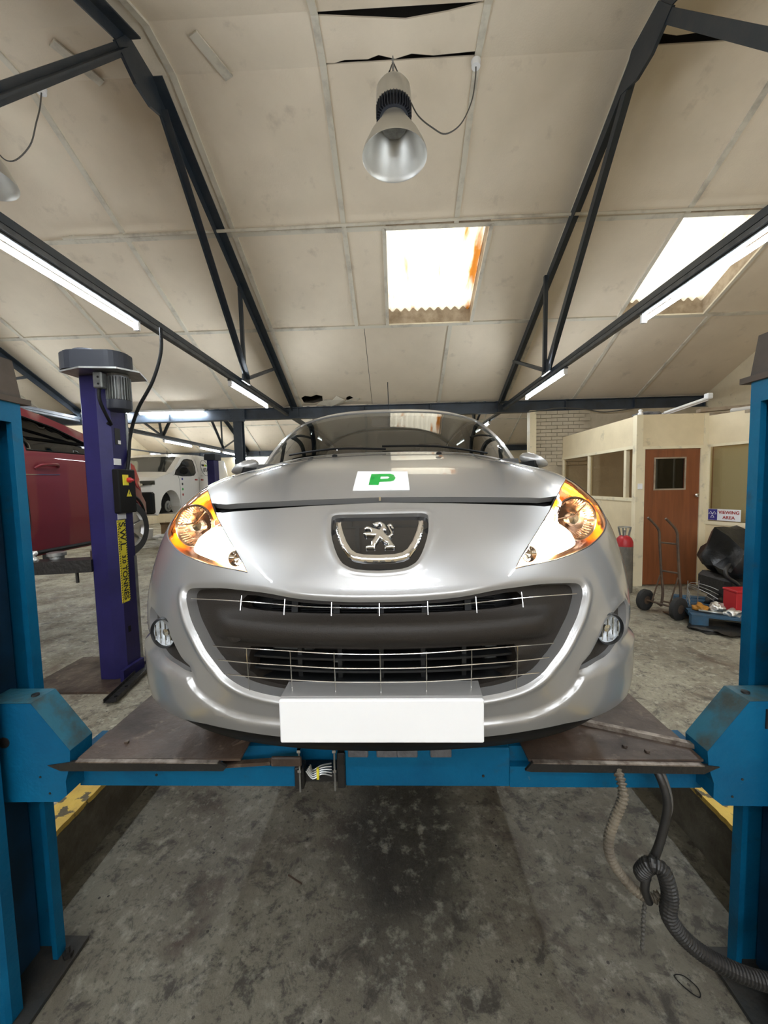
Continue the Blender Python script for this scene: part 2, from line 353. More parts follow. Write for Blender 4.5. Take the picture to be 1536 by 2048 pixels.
def cdt(outline, holes, h, rings=()):
    loops = [resamp(outline, h)]+[resamp(q, h) for q in holes]
    V = []; E = []
    for lp in loops:
        n0 = len(V); V += lp; E += [(n0+i, n0+(i+1) % len(lp)) for i in range(len(lp))]
    RP = []
    for rg, closed in rings:
        lp = resamp(rg, h) if closed else list(rg)
        n0 = len(V); V += lp; E += [(n0+i, n0+(i+1) % len(lp)) for i in range(len(lp) if closed else len(lp)-1)]; RP.append((lp, closed))
    Q = np.array(loops[0]); lo = Q.min(0); hi = Q.max(0)
    gx = np.arange(lo[0], hi[0], h); gy = np.arange(lo[1], hi[1], h*.87)
    if len(gx)*len(gy) > 0:
        G = np.array([(x+(h/2 if k % 2 else 0), y) for k, y in enumerate(gy) for x in gx])
        ok = inpoly(G, loops[0])
        for q in loops[1:]: ok &= ~inpoly(G, q)
        G = G[ok]
        if len(G):
            ok = np.ones(len(G), bool)
            for q in loops: ok &= segdist(G, q) > h*.5
            for q, c in RP: ok &= segdist(G, q, c) > h*.3
            V += [tuple(g) for g in G[ok]]
    r = delaunay_2d_cdt([Vector(v) for v in V], E, [], 0, 1e-7)
    vs = [(v.x, v.y) for v in r[0]]; T = [tuple(f) for f in r[2]]
    A = np.array(vs); C = np.array([A[list(t)].mean(0) for t in T])
    ok = inpoly(C, loops[0])
    for q in loops[1:]: ok &= ~inpoly(C, q)
    return vs, [t for t, k in zip(T, ok) if k]
def skin(name, outline, m, parent, mapf, nrm, holes=(), h=.03, inset=0., thick=.012, disp=None, smooth=True, rings=()):
    vs, T = cdt(outline, list(holes), h, rings)
    D = disp(np.array(vs)) if disp is not None else np.zeros(len(vs))
    N = [nrm(*p) for p in vs]; P = [mapf(*p)+n*(d-inset) for p, n, d in zip(vs, N, D)]
    a, b, c = T[len(T)//2]
    if (P[b]-P[a]).cross(P[c]-P[a]).dot(N[a]) < 0: T = [(x, z, y) for x, y, z in T]
    faces = list(T); verts = list(P)
    if thick:
        cnt = {}
        for t in T:
            for i in range(3):
                e = (t[i], t[(i+1) % 3]); k = (min(e), max(e)); cnt.setdefault(k, []).append(e)
        mp = {}
        def g(i, low):
            if (i, low) not in mp:
                mp[(i, low)] = len(verts); verts.append(P[i]-N[i]*(thick if low else 0))
            return mp[(i, low)]
        for k, es in cnt.items():
            if len(es) == 1:
                i, j = es[0]; faces.append((g(j, 0), g(i, 0), g(i, 1), g(j, 1)))
    return obj_from(name, verts, faces, m, parent, smooth)
# ================================================================ SETTING
XL, XR = -11.5, 6.5; YB, YF = -5.94, 18.0; EAVE = 3.30; SL = .47
# ridge lines at Y=3.62 and 13.18 (and -5.94 behind); valleys at 8.4, -1.16
RIDGE = [(-1.16, 3.62, 8.40), (8.40, 13.18, 17.96)]
def zc(y):   # ceiling height
    for a, r, b in RIDGE:
        if a <= y <= b: return min(EAVE+SL*(4.78-abs(y-r))-.0, 5.45)
    return 3.30
# floor with the sunken lift bay
BX, BXR, BY0, BY1 = 1.6, 1.48, -4.0, 6.4
floor = MB()
for a, b in (((XL, YB, -.02), (-BX, YF, 0)), ((BXR, YB, -.02), (XR, YF, 0)), ((-BX, BY1, -.02), (BXR, YF, 0)), ((-BX, YB, -.02), (BXR, BY0, 0)), ((-BX-.3, YB, -.5), (-BX-.29, YB+.01, -.49))):
    floor.box(a, b)
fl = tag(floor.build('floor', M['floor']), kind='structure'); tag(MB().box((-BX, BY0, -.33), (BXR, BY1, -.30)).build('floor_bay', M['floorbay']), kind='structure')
# kerb walls and yellow edging of the sunken bay
def kerb(name, x0, x1):
    s = 1 if x1 > x0 else -1
    mb = MB(); mb.box((x0-s*.001, BY0, -.30), (x0+s*.02, BY1, -.006))
    o = mb.build(name, M['kerbwall']); tag(o, kind='structure')
    # worn yellow band, ragged on both sides
    rnd = random.Random(3+int(s)); n = 420; vs = []; fs = []
    for i in range(n+1):
        y = BY0+(BY1-BY0)*i/n
        a = x0-s*(.012+.006*rnd.random()); b = x0+s*(.115+.016*rnd.random()+.008*sin(y*9))
        vs += [(a, y, -.02), (a, y, .006), (b, y, .006+.002*rnd.random()), (b, y, -.001)]
        if i:
            k = 4*(i-1)
            for q in range(3): fs.append((k+q, k+4+q, k+5+q, k+1+q))
    tag(obj_from(name[:4]+'_'+('3' if s > 0 else '4'), vs, fs, M['yellow']), kind='structure'); return o
k1 = kerb('trim_1', -BX, -BX-.14); k2 = kerb('trim_2', BXR, BXR+.14)
for nm, y, s in (('trim_5', BY0, -1), ('trim_6', BY1, 1)):
    tag(MB().box((-BX, y, -.30), (BXR, y+.02*s, -.001)).build(nm, M['kerbwall']), kind='structure')
# outer walls
def wall(name, a, b, m=None): return tag(MB().box(a, b).build(name, m or M['wall']), kind='structure')
wall('wall_left', (XL-.2, YB, -.02), (XL, YF+.3, 6.0)); wall('wall_right', (XR, YB, -.02), (XR+.2, YF+.3, 6.0))
wall('wall_back', (XL, YB-.2, -.02), (-4.2, YB, 6.0)); wall('wall_back_right', (4.2, YB-.2, -.02), (XR, YB, 6.0)); wall('wall_back_head', (-4.2, YB-.2, 5.0), (4.2, YB, 6.0)); wall('door_2', (-4.2, YB-.2, -.02), (4.2, YB, 2.9)); wall('floor_outside', (-9, YB-9, -.04), (9, YB-.2, -.02), M['floor']); wall('wall_far', (XL, YF, -.02), (XR, YF+.2, 3.6))  # unseen opening above the back door, added so daylight reaches the car front
# ---- ceiling: boards, battens, roof skin, skylights
sky_open = [(-.07, 1.25), (3.64, 4.95)]
ceil = empty('ceiling', (0, 0, 3.3), kind='structure')
joints = [-.6+1.42*k for k in range(-8, 6)]
joints = [XL]+[j for j in joints if XL+.2 < j < XR-.2]+[XR]
def slope(y0, y1, has_sky, name_roof, detail=True):
    """one roof slope from eave line y0 to ridge y1 (plan); z from EAVE to 5.45"""
    sgn = 1 if y1 > y0 else -1
    def zz(y): return EAVE+SL*abs(y-y0)
    rows = [y0, y0+sgn*1.88, y0+sgn*3.27, y0+sgn*4.58]; rr = [(rows[i], rows[i+1]) for i in range(3)]
    L = math.hypot(1, SL); up = Vector((0, -sgn*SL/L, 1/L))
    for ri, (a, b) in enumerate(rr):
        js = list(joints)
        if has_sky and ri == 1:                      # this course is interrupted by the skylights
            js = [j for j in js if not any(s0-.3 < j < s1+.3 for s0, s1 in sky_open)]
            for s0, s1 in sky_open: js += [s0, s1]
            js.sort()
        if ri == 0 and detail: js = [j+(.12 if -1 < j < 4 else 0) if XL < j < XR else j for j in js]
        for i in range(len(js)-1):
            x0, x1 = js[i]+.004, js[i+1]-.004
            if has_sky and ri == 1 and any(abs(js[i]-s0) < .01 for s0, _ in sky_open): continue
            sag = random.uniform(0, .006)
            hole = None
            if has_sky and detail and ri == 0 and x0 < -1.4 < x1:      # the rotten board by the valley beam
                hole = [(-1.93, 8.28), (-1.72, 8.30), (-1.52, 8.24), (-1.50, 8.10), (-1.62, 8.06), (-1.74, 8.11), (-1.86, 8.08), (-1.95, 8.14)]
                outl = [(x0, a-.02*sgn), (x1, a-.02*sgn), (x1, b), (x0, b)]
                vs, T = cdt(outl, [hole, [(-1.02, 8.22), (-.92, 8.26), (-.86, 8.18), (-.93, 8.12), (-1.0, 8.15)]], .12)
                o = obj_from('ceiling_board', [(x, y, zz(y)) for x, y in vs], T, M['ceil'], ceil); continue
            mb = MB(); mb.add([(x0, a, zz(a)), (x1, a, zz(a)), (x1, b, zz(b)), (x0, b, zz(b))]+[(x0, a, zz(a)+.012), (x1, a, zz(a)+.012), (x1, b, zz(b)+.012), (x0, b, zz(b)+.012)],
                   [(0, 1, 2, 3), (7, 6, 5, 4), (0, 4, 5, 1), (1, 5, 6, 2), (2, 6, 7, 3), (3, 7, 4, 0)])
            mb.build('ceiling_board', M['ceil'], ceil)
            # batten on the joint to the right
            if i < len(js)-2:
                xj = js[i+1]
                if has_sky and ri == 1 and any(abs(xj-s) < .02 for p in sky_open for s in p): continue
                MB().bar((xj, a+.0*sgn, zz(a)-.008), (xj, b, zz(b)-.008), .06, .028, up).build('batten', M['batten'], ceil)
        # horizontal battens
    for q, y in enumerate(rows[1:3]):
        segs = [(XL, XR)]
        if has_sky: 
            pass
        for s0, s1 in segs: MB().bar((s0, y, zz(y)-.010), (s1, y, zz(y)-.010), .055, .026, up).build('batten', M['batten'], ceil)
    # roof skin above, with the openings
    y2 = y1
    def rs(x0, x1, a, b): 
        mb.add([(x0, a, zz(a)+.30), (x1, a, zz(a)+.30), (x1, b, zz(b)+.30), (x0, b, zz(b)+.30)], [(0, 1, 2, 3)])
    mb = MB()
    if has_sky:
        ya, yb = rows[1], rows[2]
        rs(XL-.2, XR+.2, y0, ya); rs(XL-.2, XR+.2, yb, y2); xs = [XL-.2]+[s for p in sky_open for s in p]+[XR+.2]
        for i in range(0, len(xs)-1, 2): rs(xs[i], xs[i+1], ya, yb)
    else: rs(XL-.2, XR+.2, y0, y2)
    tag(mb.build(name_roof, M['ceil2']), kind='structure')
    if has_sky:
        ya, yb = rows[1], rows[2]
        for s0, s1 in sky_open:
            n = slope.n = slope.n+1
            wn = empty('window_%d' % n, ((s0+s1)/2, (ya+yb)/2, zz((ya+yb)/2)), kind='structure')
            e = sgn*.02
            def board(p, q, t):   # curb board standing up from ceiling to skin
                (xa, y_a), (xb, y_b) = p, q
                vs = [(xa, y_a, zz(y_a)-.01), (xb, y_b, zz(y_b)-.01), (xb, y_b, zz(y_b)+.31), (xa, y_a, zz(y_a)+.31)]
                dx, dy = t
                MB().add(vs+[(x+dx, y+dy, z) for x, y, z in vs], [(0, 1, 2, 3), (7, 6, 5, 4), (0, 4, 5, 1), (1, 5, 6, 2), (2, 6, 7, 3), (3, 7, 4, 0)]).build('curb_board', M['curb'], wn)
            board((s0, ya), (s1, ya), (0, -sgn*.03)); board((s0, yb), (s1, yb), (0, sgn*.03)); board((s0, ya), (s0, yb), (-.03, 0)); board((s1, ya), (s1, yb), (.03, 0))
            for p, q in (((s0-.02, ya), (s1+.02, ya)), ((s0-.02, ya), (s0-.02, yb)), ((s1+.02, ya), (s1+.02, yb)), ((s0-.02, yb), (s1+.02, yb))):
                MB().bar((p[0], p[1], zz(p[1])-.014), (q[0], q[1], zz(q[1])-.014), .05, .028, up).build('skylight_trim', M['batten'], wn)
            # corrugated translucent sheet
            nx = 96; ny = 2; vs = []; fs = []
            for j in range(ny+1):
                y = ya-sgn*.03+(yb-ya+sgn*.06)*j/ny
                for i in range(nx+1):
                    x = s0-.03+(s1-s0+.06)*i/nx; h = .022*cos(2*pi*(x-s0)/.135)
                    vs.append((x, y-sgn*h*.4, zz(y)+.235+h))
            for j in range(ny):
                for i in range(nx): k = j*(nx+1)+i; fs.append((k, k+1, k+nx+2, k+nx+1))
            obj_from('corrugated_pane', vs, fs, M['sheet'], wn, smooth=True); world_children(wn)
slope.n = 0
slope(8.40, 3.62, True, 'roof_skin_far')
slope(-1.16, 3.62, False, 'roof_skin_near')
sky_open_all = list(sky_open); sky_open[:] = [(-.07, 1.25)]; slope(-1.16, -5.94, True, 'roof_skin_rear', False); sky_open[:] = sky_open_all
slope(8.40, 13.18, False, 'roof_skin_beyond', False)
slope(17.96, 13.18, False, 'roof_skin_end', False)
# flat capping boards under the ridges
for r in (3.62, 13.18):
    js = joints
    for i in range(len(js)-1):
        o = None
        x0, x1 = js[i]+.004, js[i+1]-.004; y0, y1 = r-.2, r+.2
        if r < 5 and (-.7 < x0 < 0 or 2.1 < x0 < 2.4):    # boards hanging loose, leaving ragged dark gaps
            if x0 < 1: outl = [(x0, y0+.02), (x0+.35, y0+.05), (x0+.75, y0+.085), (x0+1.1, y0+.05), (x1, y0), (x1, y1-.045), (x1-.4, y1-.03), (x1-.6, y1-.055), (x1-.75, y1-.02), (x1-.9, y1-.06), (x1-1.0, y1-.03), (x0+.2, y1-.035), (x0+.1, y1-.015), (x0, y1-.02)]
            else: outl = [(x0, y0), (x1, y0), (x1, y1-.01), (x0+1.2, y1-.02), (x0+.95, y1-.05), (x0+.7, y1-.04), (x0+.5, y1-.09), (x0+.3, y1-.075), (x0+.1, y1-.11), (x0, y1-.10)]
            MB().prism(outl, 'Z', 5.448, 5.46).build('ceiling_board', M['ceil'], ceil)
        else: MB().box((x0, y0-.02, 5.448), (x1, y1+.02, 5.46)).build('ceiling_board', M['ceil'], ceil)
        MB().box((js[i+1]-.03, y0, 5.432), (js[i+1]+.03, y1, 5.448)).build('batten', M['batten'], ceil)
# peeling flakes of the rotten board
for poly, dz in (([(-1.66, 8.30), (-1.35, 8.33), (-1.1, 8.27), (-1.05, 8.15), (-1.2, 8.10), (-1.3, 8.17), (-1.42, 8.12), (-1.5, 8.2)], .035), ([(-1.1, 8.26), (-.8, 8.3), (-.72, 8.16), (-.85, 8.2)], .02)):
    vs = [(x, y, EAVE+SL*(8.4-y)-dz-.03*sin(x*17)) for x, y in poly]
    MB().add(vs+[(x, y, z+.006) for x, y, z in vs], [tuple(range(len(vs)))[::-1], tuple(range(len(vs), 2*len(vs)))]+[(i, (i+1) % len(vs), len(vs)+(i+1) % len(vs), len(vs)+i) for i in range(len(vs))]).build('peeling_flake', M['batten'], ceil, fix=False)
MB().bar((-1.66, 3.50, 5.436), (-1.50, 3.86, 5.425), .09, .015).build('batten', M['batten'], ceil)
MB().bar((-2.9, 3.50, 5.436), (-2.72, 3.84, 5.425), .09, .015).build('batten', M['batten'], ceil)
world_children(ceil)
# conduit along the purlin line at Y=5.0
cd = MB(); cd.tube([(-4.2, 5.02, 4.80), (-2.1, 5.0, 4.79), (0, 5.0, 4.80), (1.4, 5.0, 4.81), (3.4, 5.0, 4.80), (6.4, 5.0, 4.80)], .018, 8)
for x in (-4.1, -3.45): cd.tube([(x, 5.02, 4.80), (x+.05, 5.02, 4.80)], .032, 8)
cdo = cd.build('ceiling_conduit', M['batten'], smooth=True); tag(cdo, 'thin cream-painted conduit pipe running across the ceiling above the skylights', 'pipe')
# valley beams
def ibeam(name, y, z0, z1):
    mb = MB(); mb.box((XL, y-.01, z0), (XR, y+.01, z1)); mb.box((XL, y-.07, z0), (XR, y+.07, z0+.016)); mb.box((XL, y-.07, z1-.016), (XR, y+.07, z1))
    for x in np.arange(XL+.9, XR, 1.42): mb.box((x-.006, y-.065, z0+.016), (x+.006, y-.01, z1-.016))
    return tag(mb.build(name, M['steelbeam']), kind='structure')
ibeam('trim_7', 8.4, 3.04, 3.28); ibeam('trim_8', 17.9, 3.04, 3.28); ibeam('trim_9', -1.16, 3.04, 3.28)
# steel posts under the valley beams
def post(x, y, label):
    mb = MB(); mb.box((x-.09, y-.08, 0), (x+.09, y-.068, 3.04)); mb.box((x-.09, y+.068, 0), (x+.09, y+.08, 3.04)); mb.box((x-.006, y-.07, 0), (x+.006, y+.07, 3.04))
    mb.box((x-.14, y-.13, 0), (x+.14, y+.13, .015))
    r = empty('steel_post', (x, y, 0), label, 'post'); mb.build('column', M['steel'], r)
    b = MB(); b.box((x-.17, y-.09, 3.0), (x+.17, y-.072, 3.27))
    for dx in (-.13, .13):
        for dz in (3.07, 3.14, 3.21): b.lathe([(.014, 0), (.014, .012)], (x+dx, y-.09, dz), (0, -1, 0), 6)
    b.build('bolted_plate', M['steelbeam'], r); world_children(r); return r
post(-3.41, 8.4, 'dark steel post under the far beam, beside the silver car\'s left flank')
post(-7.9, 8.4, 'dark steel post under the far beam behind the red car')
# brick pier and wall right of the opening
mb = MB(); mb.box((3.0, 8.30, 0), (XR, 8.33, 3.04)); wb = tag(mb.build('wall_pier', M['wallbrick']), kind='structure')
tag(MB().box((2.80, 8.18, 0), (2.93, 8.36, 3.04)).build('trim_10', M['plytrim']), kind='structure')
n = 0
for k in range(15):
    z = 1.90+k*.076
    for i in range(5):
        x0 = 2.93+i*.228-(.114 if k % 2 else 0); x1 = x0+.219
        x0 = max(x0, 2.93)
        if x1-x0 < .05 or z+.067 > 3.04: continue
        e = random.uniform(0, .004)
        MB().box((x0, 8.245-e, z), (x1, 8.31, z+.067)).build('brick', M['wallbrick'], wb)
tag(MB().box((2.93, 8.25, 0), (3.40, 8.31, 1.895)).build('wall_pier_base', M['wallbrick']), kind='structure')

# ---------------------------------------------------------------- trusses
def truss(x, y_r, label, half=True):
    def zz(y): return EAVE+SL*(4.78-abs(y-y_r))
    t = empty('roof_truss', (x, y_r, 3.1), label, 'truss', kind=None)
    o = -.09; xr = x+(.1 if x > 0 else -.1)*(1 if abs(x) < 3 else 0)
    for s in (-1, 1):
        R0 = (x, y_r+s*4.72, zz(y_r+s*4.72)+o-.0); R1 = (x, y_r+s*.15, 5.43+o)
        L = MB(); L.bar(R0, R1, .012, .11); L.bar((R0[0]+.05, R0[1], R0[2]+.05), (R1[0]+.05, R1[1], R1[2]+.05), .11, .012, (0, -s*-SL, 1))
        L.build('rafter', M['steel'], t)
        node = (x, y_r+(2.15 if s > 0 else -1.86), 3.17)
        L = MB(); a = (x, y_r+s*.26, 5.20); L.bar(a, node, .012, .085); L.bar((x+.035, a[1], a[2]), (x+.035, node[1], node[2]), .075, .012, (0, 1, 0)); L.build('tie', M['steel'], t)
        st = (x-.02, y_r+s*2.12, zz(y_r+s*2.12)-.08)
        L = MB(); L.bar(st, (x-.02, node[1], node[2]), .05, .05); L.build('strut', M['steel'], t)
        st = (x-.02, y_r+s*3.6, zz(y_r+s*3.6)-.1)
        MB().bar(st, (x-.02, node[1], node[2]), .05, .045).build('strut', M['steel'], t)
        MB().bar((xr, node[1], 3.165), (xr, y_r+s*4.70, 3.165), .06, .055).build('bottom_chord', M['steel'], t)
        g = MB(); g.prism([(node[1]-.14, 3.12), (node[1]+.14, 3.12), (node[1]+.09, 3.30), (node[1]-.09, 3.30)], 'X', x-.012, x+.012); g.build('gusset_plate', M['steel'], t)
    MB().bar((xr, y_r-1.86, 3.165), (xr, y_r+2.15, 3.165), .05, .055).build('bottom_chord', M['steel'], t)
    g = MB(); g.prism([(y_r-.34, 5.18), (y_r-.1, 5.08), (y_r+.1, 5.08), (y_r+.34, 5.18), (y_r+.18, 5.40), (y_r-.18, 5.40)], 'X', x-.014, x+.014); g.build('gusset_plate', M['steel'], t)
    world_children(t); return t
truss(-2.2, 3.62, 'dark steel roof truss to the left, above the purple lift post side')
truss(2.2, 3.62, 'dark steel roof truss to the right, between the two skylights')
truss(-6.9, 3.62, 'dark steel roof truss at far left, above the red car')
for x, l in ((-2.2, 'far dark steel truss in the next bay, right of the steel post'), (2.3, 'far dark steel truss in the next bay, behind the silver car'), (-6.9, 'far dark steel truss in the next bay, above the white van')):
    truss(x, 13.18, l)
# ---------------------------------------------------------------- strip lights
def light_row(x, y0, y1, tubes, label, nm='strip_light_row'):
    r = empty(nm, (x, y0, 3.1), label, 'light')
    mb = MB(); mb.box((x-.03, y0, 3.085), (x+.03, y1, 3.135), .008); mb.build('trunking', M['trunk'], r)
    for a in tubes:
        b = a+1.5
        MB().box((x-.025, a-.05, 3.060), (x+.025, b+.05, 3.08), .006).build('lamp_batten', M['trunk'], r)
        tb = MB().cyl((x, a, 3.015), (x, b, 3.015), .019, 12).build('lit_tube', M['tube'], r, smooth=True)
        for y in (a-.02, b+.02): MB().box((x-.022, y-.015, 2.99), (x+.022, y+.015, 3.062)).build('tube_holder', M['white'], r)
    world_children(r); return r
light_row(-2.3, -1.0, 8.3, [-1.2, .36, 1.97, 5.45], 'long strip light row with lit tubes under the left truss')
light_row(2.3, -1.0, 8.3, [-1.0, .6, 2.2, 5.37], 'long strip light row with lit tubes under the right truss')
light_row(-6.9, -1.0, 8.3, [1.9, 5.4], 'strip light row at far left above the red car')
light_row(-2.3, -5.6, -1.3, [-4.6], 'added unseen strip light row behind the photographer, left')  # unseen row added to light the car from the front
light_row(2.3, -5.6, -1.3, [-4.6], 'added unseen strip light row behind the photographer, right')  # its right-hand partner, likewise added for the light
light_row(-9.8, 8.6, 17.7, [9.2, 12.5, 15.2], 'added distant strip light row near the left wall, out of view')  # hidden row added to brighten the van and far bay
light_row(-6.9, 8.6, 17.7, [11.4, 13.5, 15.3], 'distant strip light row above the white van')
light_row(-2.3, 8.6, 17.7, [10.5, 14], 'distant strip light row right of the steel post')
light_row(2.3, 8.6, 17.7, [9.6, 13], 'distant strip light row behind the silver car')
def tube_x(x0, x1, y, z, label):
    r = empty('strip_light', ((x0+x1)/2, y, z), label, 'light')
    MB().box((x0-.05, y-.04, z+.025), (x1+.05, y+.04, z+.07), .008).build('lamp_batten', M['white'], r)
    MB().cyl((x0, y, z), (x1, y, z), .02, 12).build('lit_tube', M['tube'], r, smooth=True); world_children(r)
tube_x(-5.5, -4.15, 8.27, 3.21, 'single lit strip light along the far beam left of the steel post')
tube_x(-6.75, -5.80, 8.27, 3.21, 'added strip light on the far beam hidden behind the violet column')  # added out of sight to throw light on the van
tube_x(-.75, .75, -1.25, 2.95, 'strip light on the beam behind the photographer')
tube_x(-7.5, -6.0, 17.8, 2.96, 'small distant strip light beyond the blue lift post')
# ---------------------------------------------------------------- pendant high-bay lamps
def pendant(x, y, label, cordpts):
    r = empty('pendant_lamp', (x, y, 4.4), label, 'lamp')
    T = (x, y, 0)
    MB().lathe([(.02, 5.17), (.13, 5.165), (.155, 5.13), (.16, 5.05), (.16, 4.99)], T, n=32).build('ballast_cap', M['brushed'], r, smooth=True)
    f = MB(); f.lathe([(.13, 4.99), (.13, 4.90), (.10, 4.885)], T, n=24)
    for i in range(36):
        a = 2*pi*i/36; f.bar((x+.145*cos(a), y+.145*sin(a), 4.995), (x+.145*cos(a), y+.145*sin(a), 4.895), .006, .034, (cos(a), sin(a), 0))
    f.build('cooling_fins', M['capgrey'], r)
    d = MB(); pr = [(.115, 4.885), (.125, 4.84), (.17, 4.78), (.225, 4.70), (.275, 4.60), (.29, 4.56), (.297, 4.555), (.297, 4.562), (.28, 4.61), (.23, 4.71), (.175, 4.79), (.131, 4.85)]
    d.lathe(pr, T, n=48, cap=False); d.build('reflector', M['brushed'], r, smooth=True)
    MB().lathe([(.115, 4.82), (.118, 4.86), (.0, 4.865)], T, n=32).build('lamp_rim', M['chrome'], r, smooth=True)
    MB().lathe([(.105, 4.80), (.07, 4.79), (.03, 4.788), (.0, 4.784)], T, n=32).build('lamp_lens', M['galv'], r, smooth=True)
    h = MB(); h.tube([(x, y, 5.17), (x, y, 5.42)], .006, 6)
    for k in range(7): h.lathe([(.012, 0), (.012, .012)], (x, y, 5.19+k*.033), (0, 0, 1), 6)
    h.build('chain', M['galv'], r)
    MB().tube([(x-.05, y, 5.16), (x-.055, y, 5.23), (x-.03, y, 5.30)], .02, 8, rf=lambda i: (.018, .02, .006)[i]).build('plug', M['black'], r, smooth=True)
    MB().tube(crom([(x-.03, y, 5.30), (x, y, 5.36)]+cordpts, 6, False), .006, 6).build('flex', M['cable'], r, smooth=True)
    e = cordpts[-1]; MB().lathe([(.04, 0), (.045, .05), (.03, .055)], (e[0], e[1], e[2]-.01), (0, 0, 1), 16).build('ceiling_rose', M['white'], r, smooth=True)
    world_children(r); return r
pendant(.045, 3.75, 'aluminium high-bay pendant lamp hanging at centre above the silver car', [(.07, 3.76, 5.33), (.19, 3.78, 5.08), (.27, 3.78, 4.93), (.40, 3.78, 4.82), (.52, 3.8, 4.78), (.66, 3.8, 4.86), (.76, 3.8, 5.05), (.80, 3.82, 5.27), (.805, 3.82, 5.37)])
pendant(-3.93, 3.75, 'aluminium pendant lamp cut off at the far left edge', [(-3.9, 3.76, 5.2), (-3.75, 3.78, 4.82), (-3.6, 3.78, 4.72), (-3.42, 3.78, 4.85), (-3.34, 3.78, 5.05), (-3.31, 3.8, 5.2), (-3.3, 3.82, 5.36)])

# ---------------------------------------------------------------- office partition
OF = 5.68
def bx(name, a, b, m, parent=None, c=0.): return MB().box(a, b, c).build(name, m, parent)
wf = tag(bx('wall_office_front', (3.54, OF, 2.02), (4.45, OF+.04, 2.48), M['ply']), kind='structure')
bx('corner_post', (3.45, OF-.01, 0), (3.54, OF+.08, 2.48), M['plytrim'], wf); bx('door_jamb', (3.54, OF-.01, 0), (3.575, OF+.06, 2.02), M['plytrim'], wf)
bx('door_jamb', (4.355, OF-.01, 0), (4.39, OF+.06, 2.02), M['plytrim'], wf); bx('door_head', (3.54, OF-.012, 1.99), (4.43, OF+.05, 2.03), M['plytrim'], wf); bx('corner_post', (4.39, OF-.006, 0), (4.455, OF+.10, 2.48), M['plytrim'], wf)
dr = empty('door_1', (3.96, OF, 0), kind='structure')
dl = MB(); X0, X1 = 3.578, 4.352; wx0, wx1, wz0, wz1 = 3.73, 4.14, 1.42, 1.85
for a, b in (((X0, OF+.005, .02), (X1, OF+.045, wz0)), ((X0, OF+.005, wz1), (X1, OF+.045, 1.985)), ((X0, OF+.005, wz0), (wx0, OF+.045, wz1)), ((wx1, OF+.005, wz0), (X1, OF+.045, wz1))): dl.box(a, b)
dl.build('door_leaf', M['door'], dr)
for a, b in (((wx0-.02, OF-.004, wz0-.02), (wx1+.02, OF+.01, wz0)), ((wx0-.02, OF-.004, wz1), (wx1+.02, OF+.01, wz1+.02)), ((wx0-.02, OF-.004, wz0), (wx0, OF+.01, wz1)), ((wx1, OF-.004, wz0), (wx1+.02, OF+.01, wz1))): bx('glazing_bead', a, b, M['curb'], dr)
bx('door_pane', (wx0, OF+.02, wz0), (wx1, OF+.026, wz1), M['carglass'], dr)
kn = MB(); kn.lathe([(.012, 0), (.012, .03), (.026, .04), (.028, .055), (.018, .065), (0, .067)], (4.29, OF+.005, 1.32), (0, -1, 0), 16); kn.build('door_knob', M['chrome'], dr, smooth=True)
world_children(dr)
# left flank of the office with two windows
XO = 3.50
wl = tag(bx('wall_office_side', (XO, OF+.08, 0), (XO+.03, 8.245, 1.24), M['ply']), kind='structure')
bx('upper_board', (XO, OF+.08, 2.05), (XO+.03, 8.245, 2.48), M['ply'], wl)
for z in (1.24, 2.01): bx('rail', (XO-.015, OF+.08, z), (XO+.05, 8.245, z+.05), M['plytrim'], wl)
for y in (OF+.08, 5.98, 7.10, 8.18): bx('mullion', (XO-.01, y-.0, 1.29), (XO+.045, y+.06, 2.01), M['plytrim'], wl)
for i, (a, b) in enumerate(((6.04, 7.10), (7.16, 8.18))):
    w = tag(bx('window_%d' % (i+11), (XO+.015, a, 1.29), (XO+.021, b, 2.01), M['partglass']), kind='structure')
# angled front with the viewing window
ang = Vector((.18, -.48, 0)).normalized(); A0 = Vector((4.44, 5.71, 0)); LW = 2.6
def aw(name, s0, s1, z0, z1, t, m, parent=None, off=0.):
    n = Vector((ang.y, -ang.x, 0)); p = A0+ang*s0+n*off; q = A0+ang*s1+n*off; d = -n*t
    vs = [p, q, q+d, p+d]; vs = [Vector((v.x, v.y, z0)) for v in vs]+[Vector((v.x, v.y, z1)) for v in vs]
    return MB().add(vs, [(0, 3, 2, 1), (4, 5, 6, 7), (0, 1, 5, 4), (1, 2, 6, 5), (2, 3, 7, 6), (3, 0, 4, 7)]).build(name, m, parent)
wr = tag(aw('wall_viewing', 0, LW, 0, .90, .03, M['ply']), kind='structure')
aw('upper_board', 0, LW, 2.03, 2.44, .03, M['ply'], wr); aw('sill', 0, LW, .90, .95, .06, M['plytrim'], wr, .02); aw('rail', 0, LW, 2.0, 2.035, .04, M['plytrim'], wr, .005)
for s in (0, 1.4, 2.53): aw('mullion', s, s+.07, .95, 2.03, .05, M['plytrim'], wr, .005)
tag(aw('window_13', .07, LW, .95, 2.0, .006, M['partglass'], None, -.01), kind='structure')
tag(aw('trim_14', .04, LW, .95, 2.0, .01, M['blind'], None, -.12), kind='structure')
# rooms behind: dim back wall and boarded office ceiling
tag(bx('ceiling_office', (XO+.03, 6.0, 2.40), (XR, 8.24, 2.44), M['curb']), kind='structure')
tag(bx('ceiling_office_front', (4.6, 5.0, 2.40), (XR, 6.0, 2.44), M['curb']), kind='structure')
tag(bx('wall_office_inner', (5.2, 6.1, 0), (5.24, 8.24, 2.40), M['darkroom']), kind='structure')
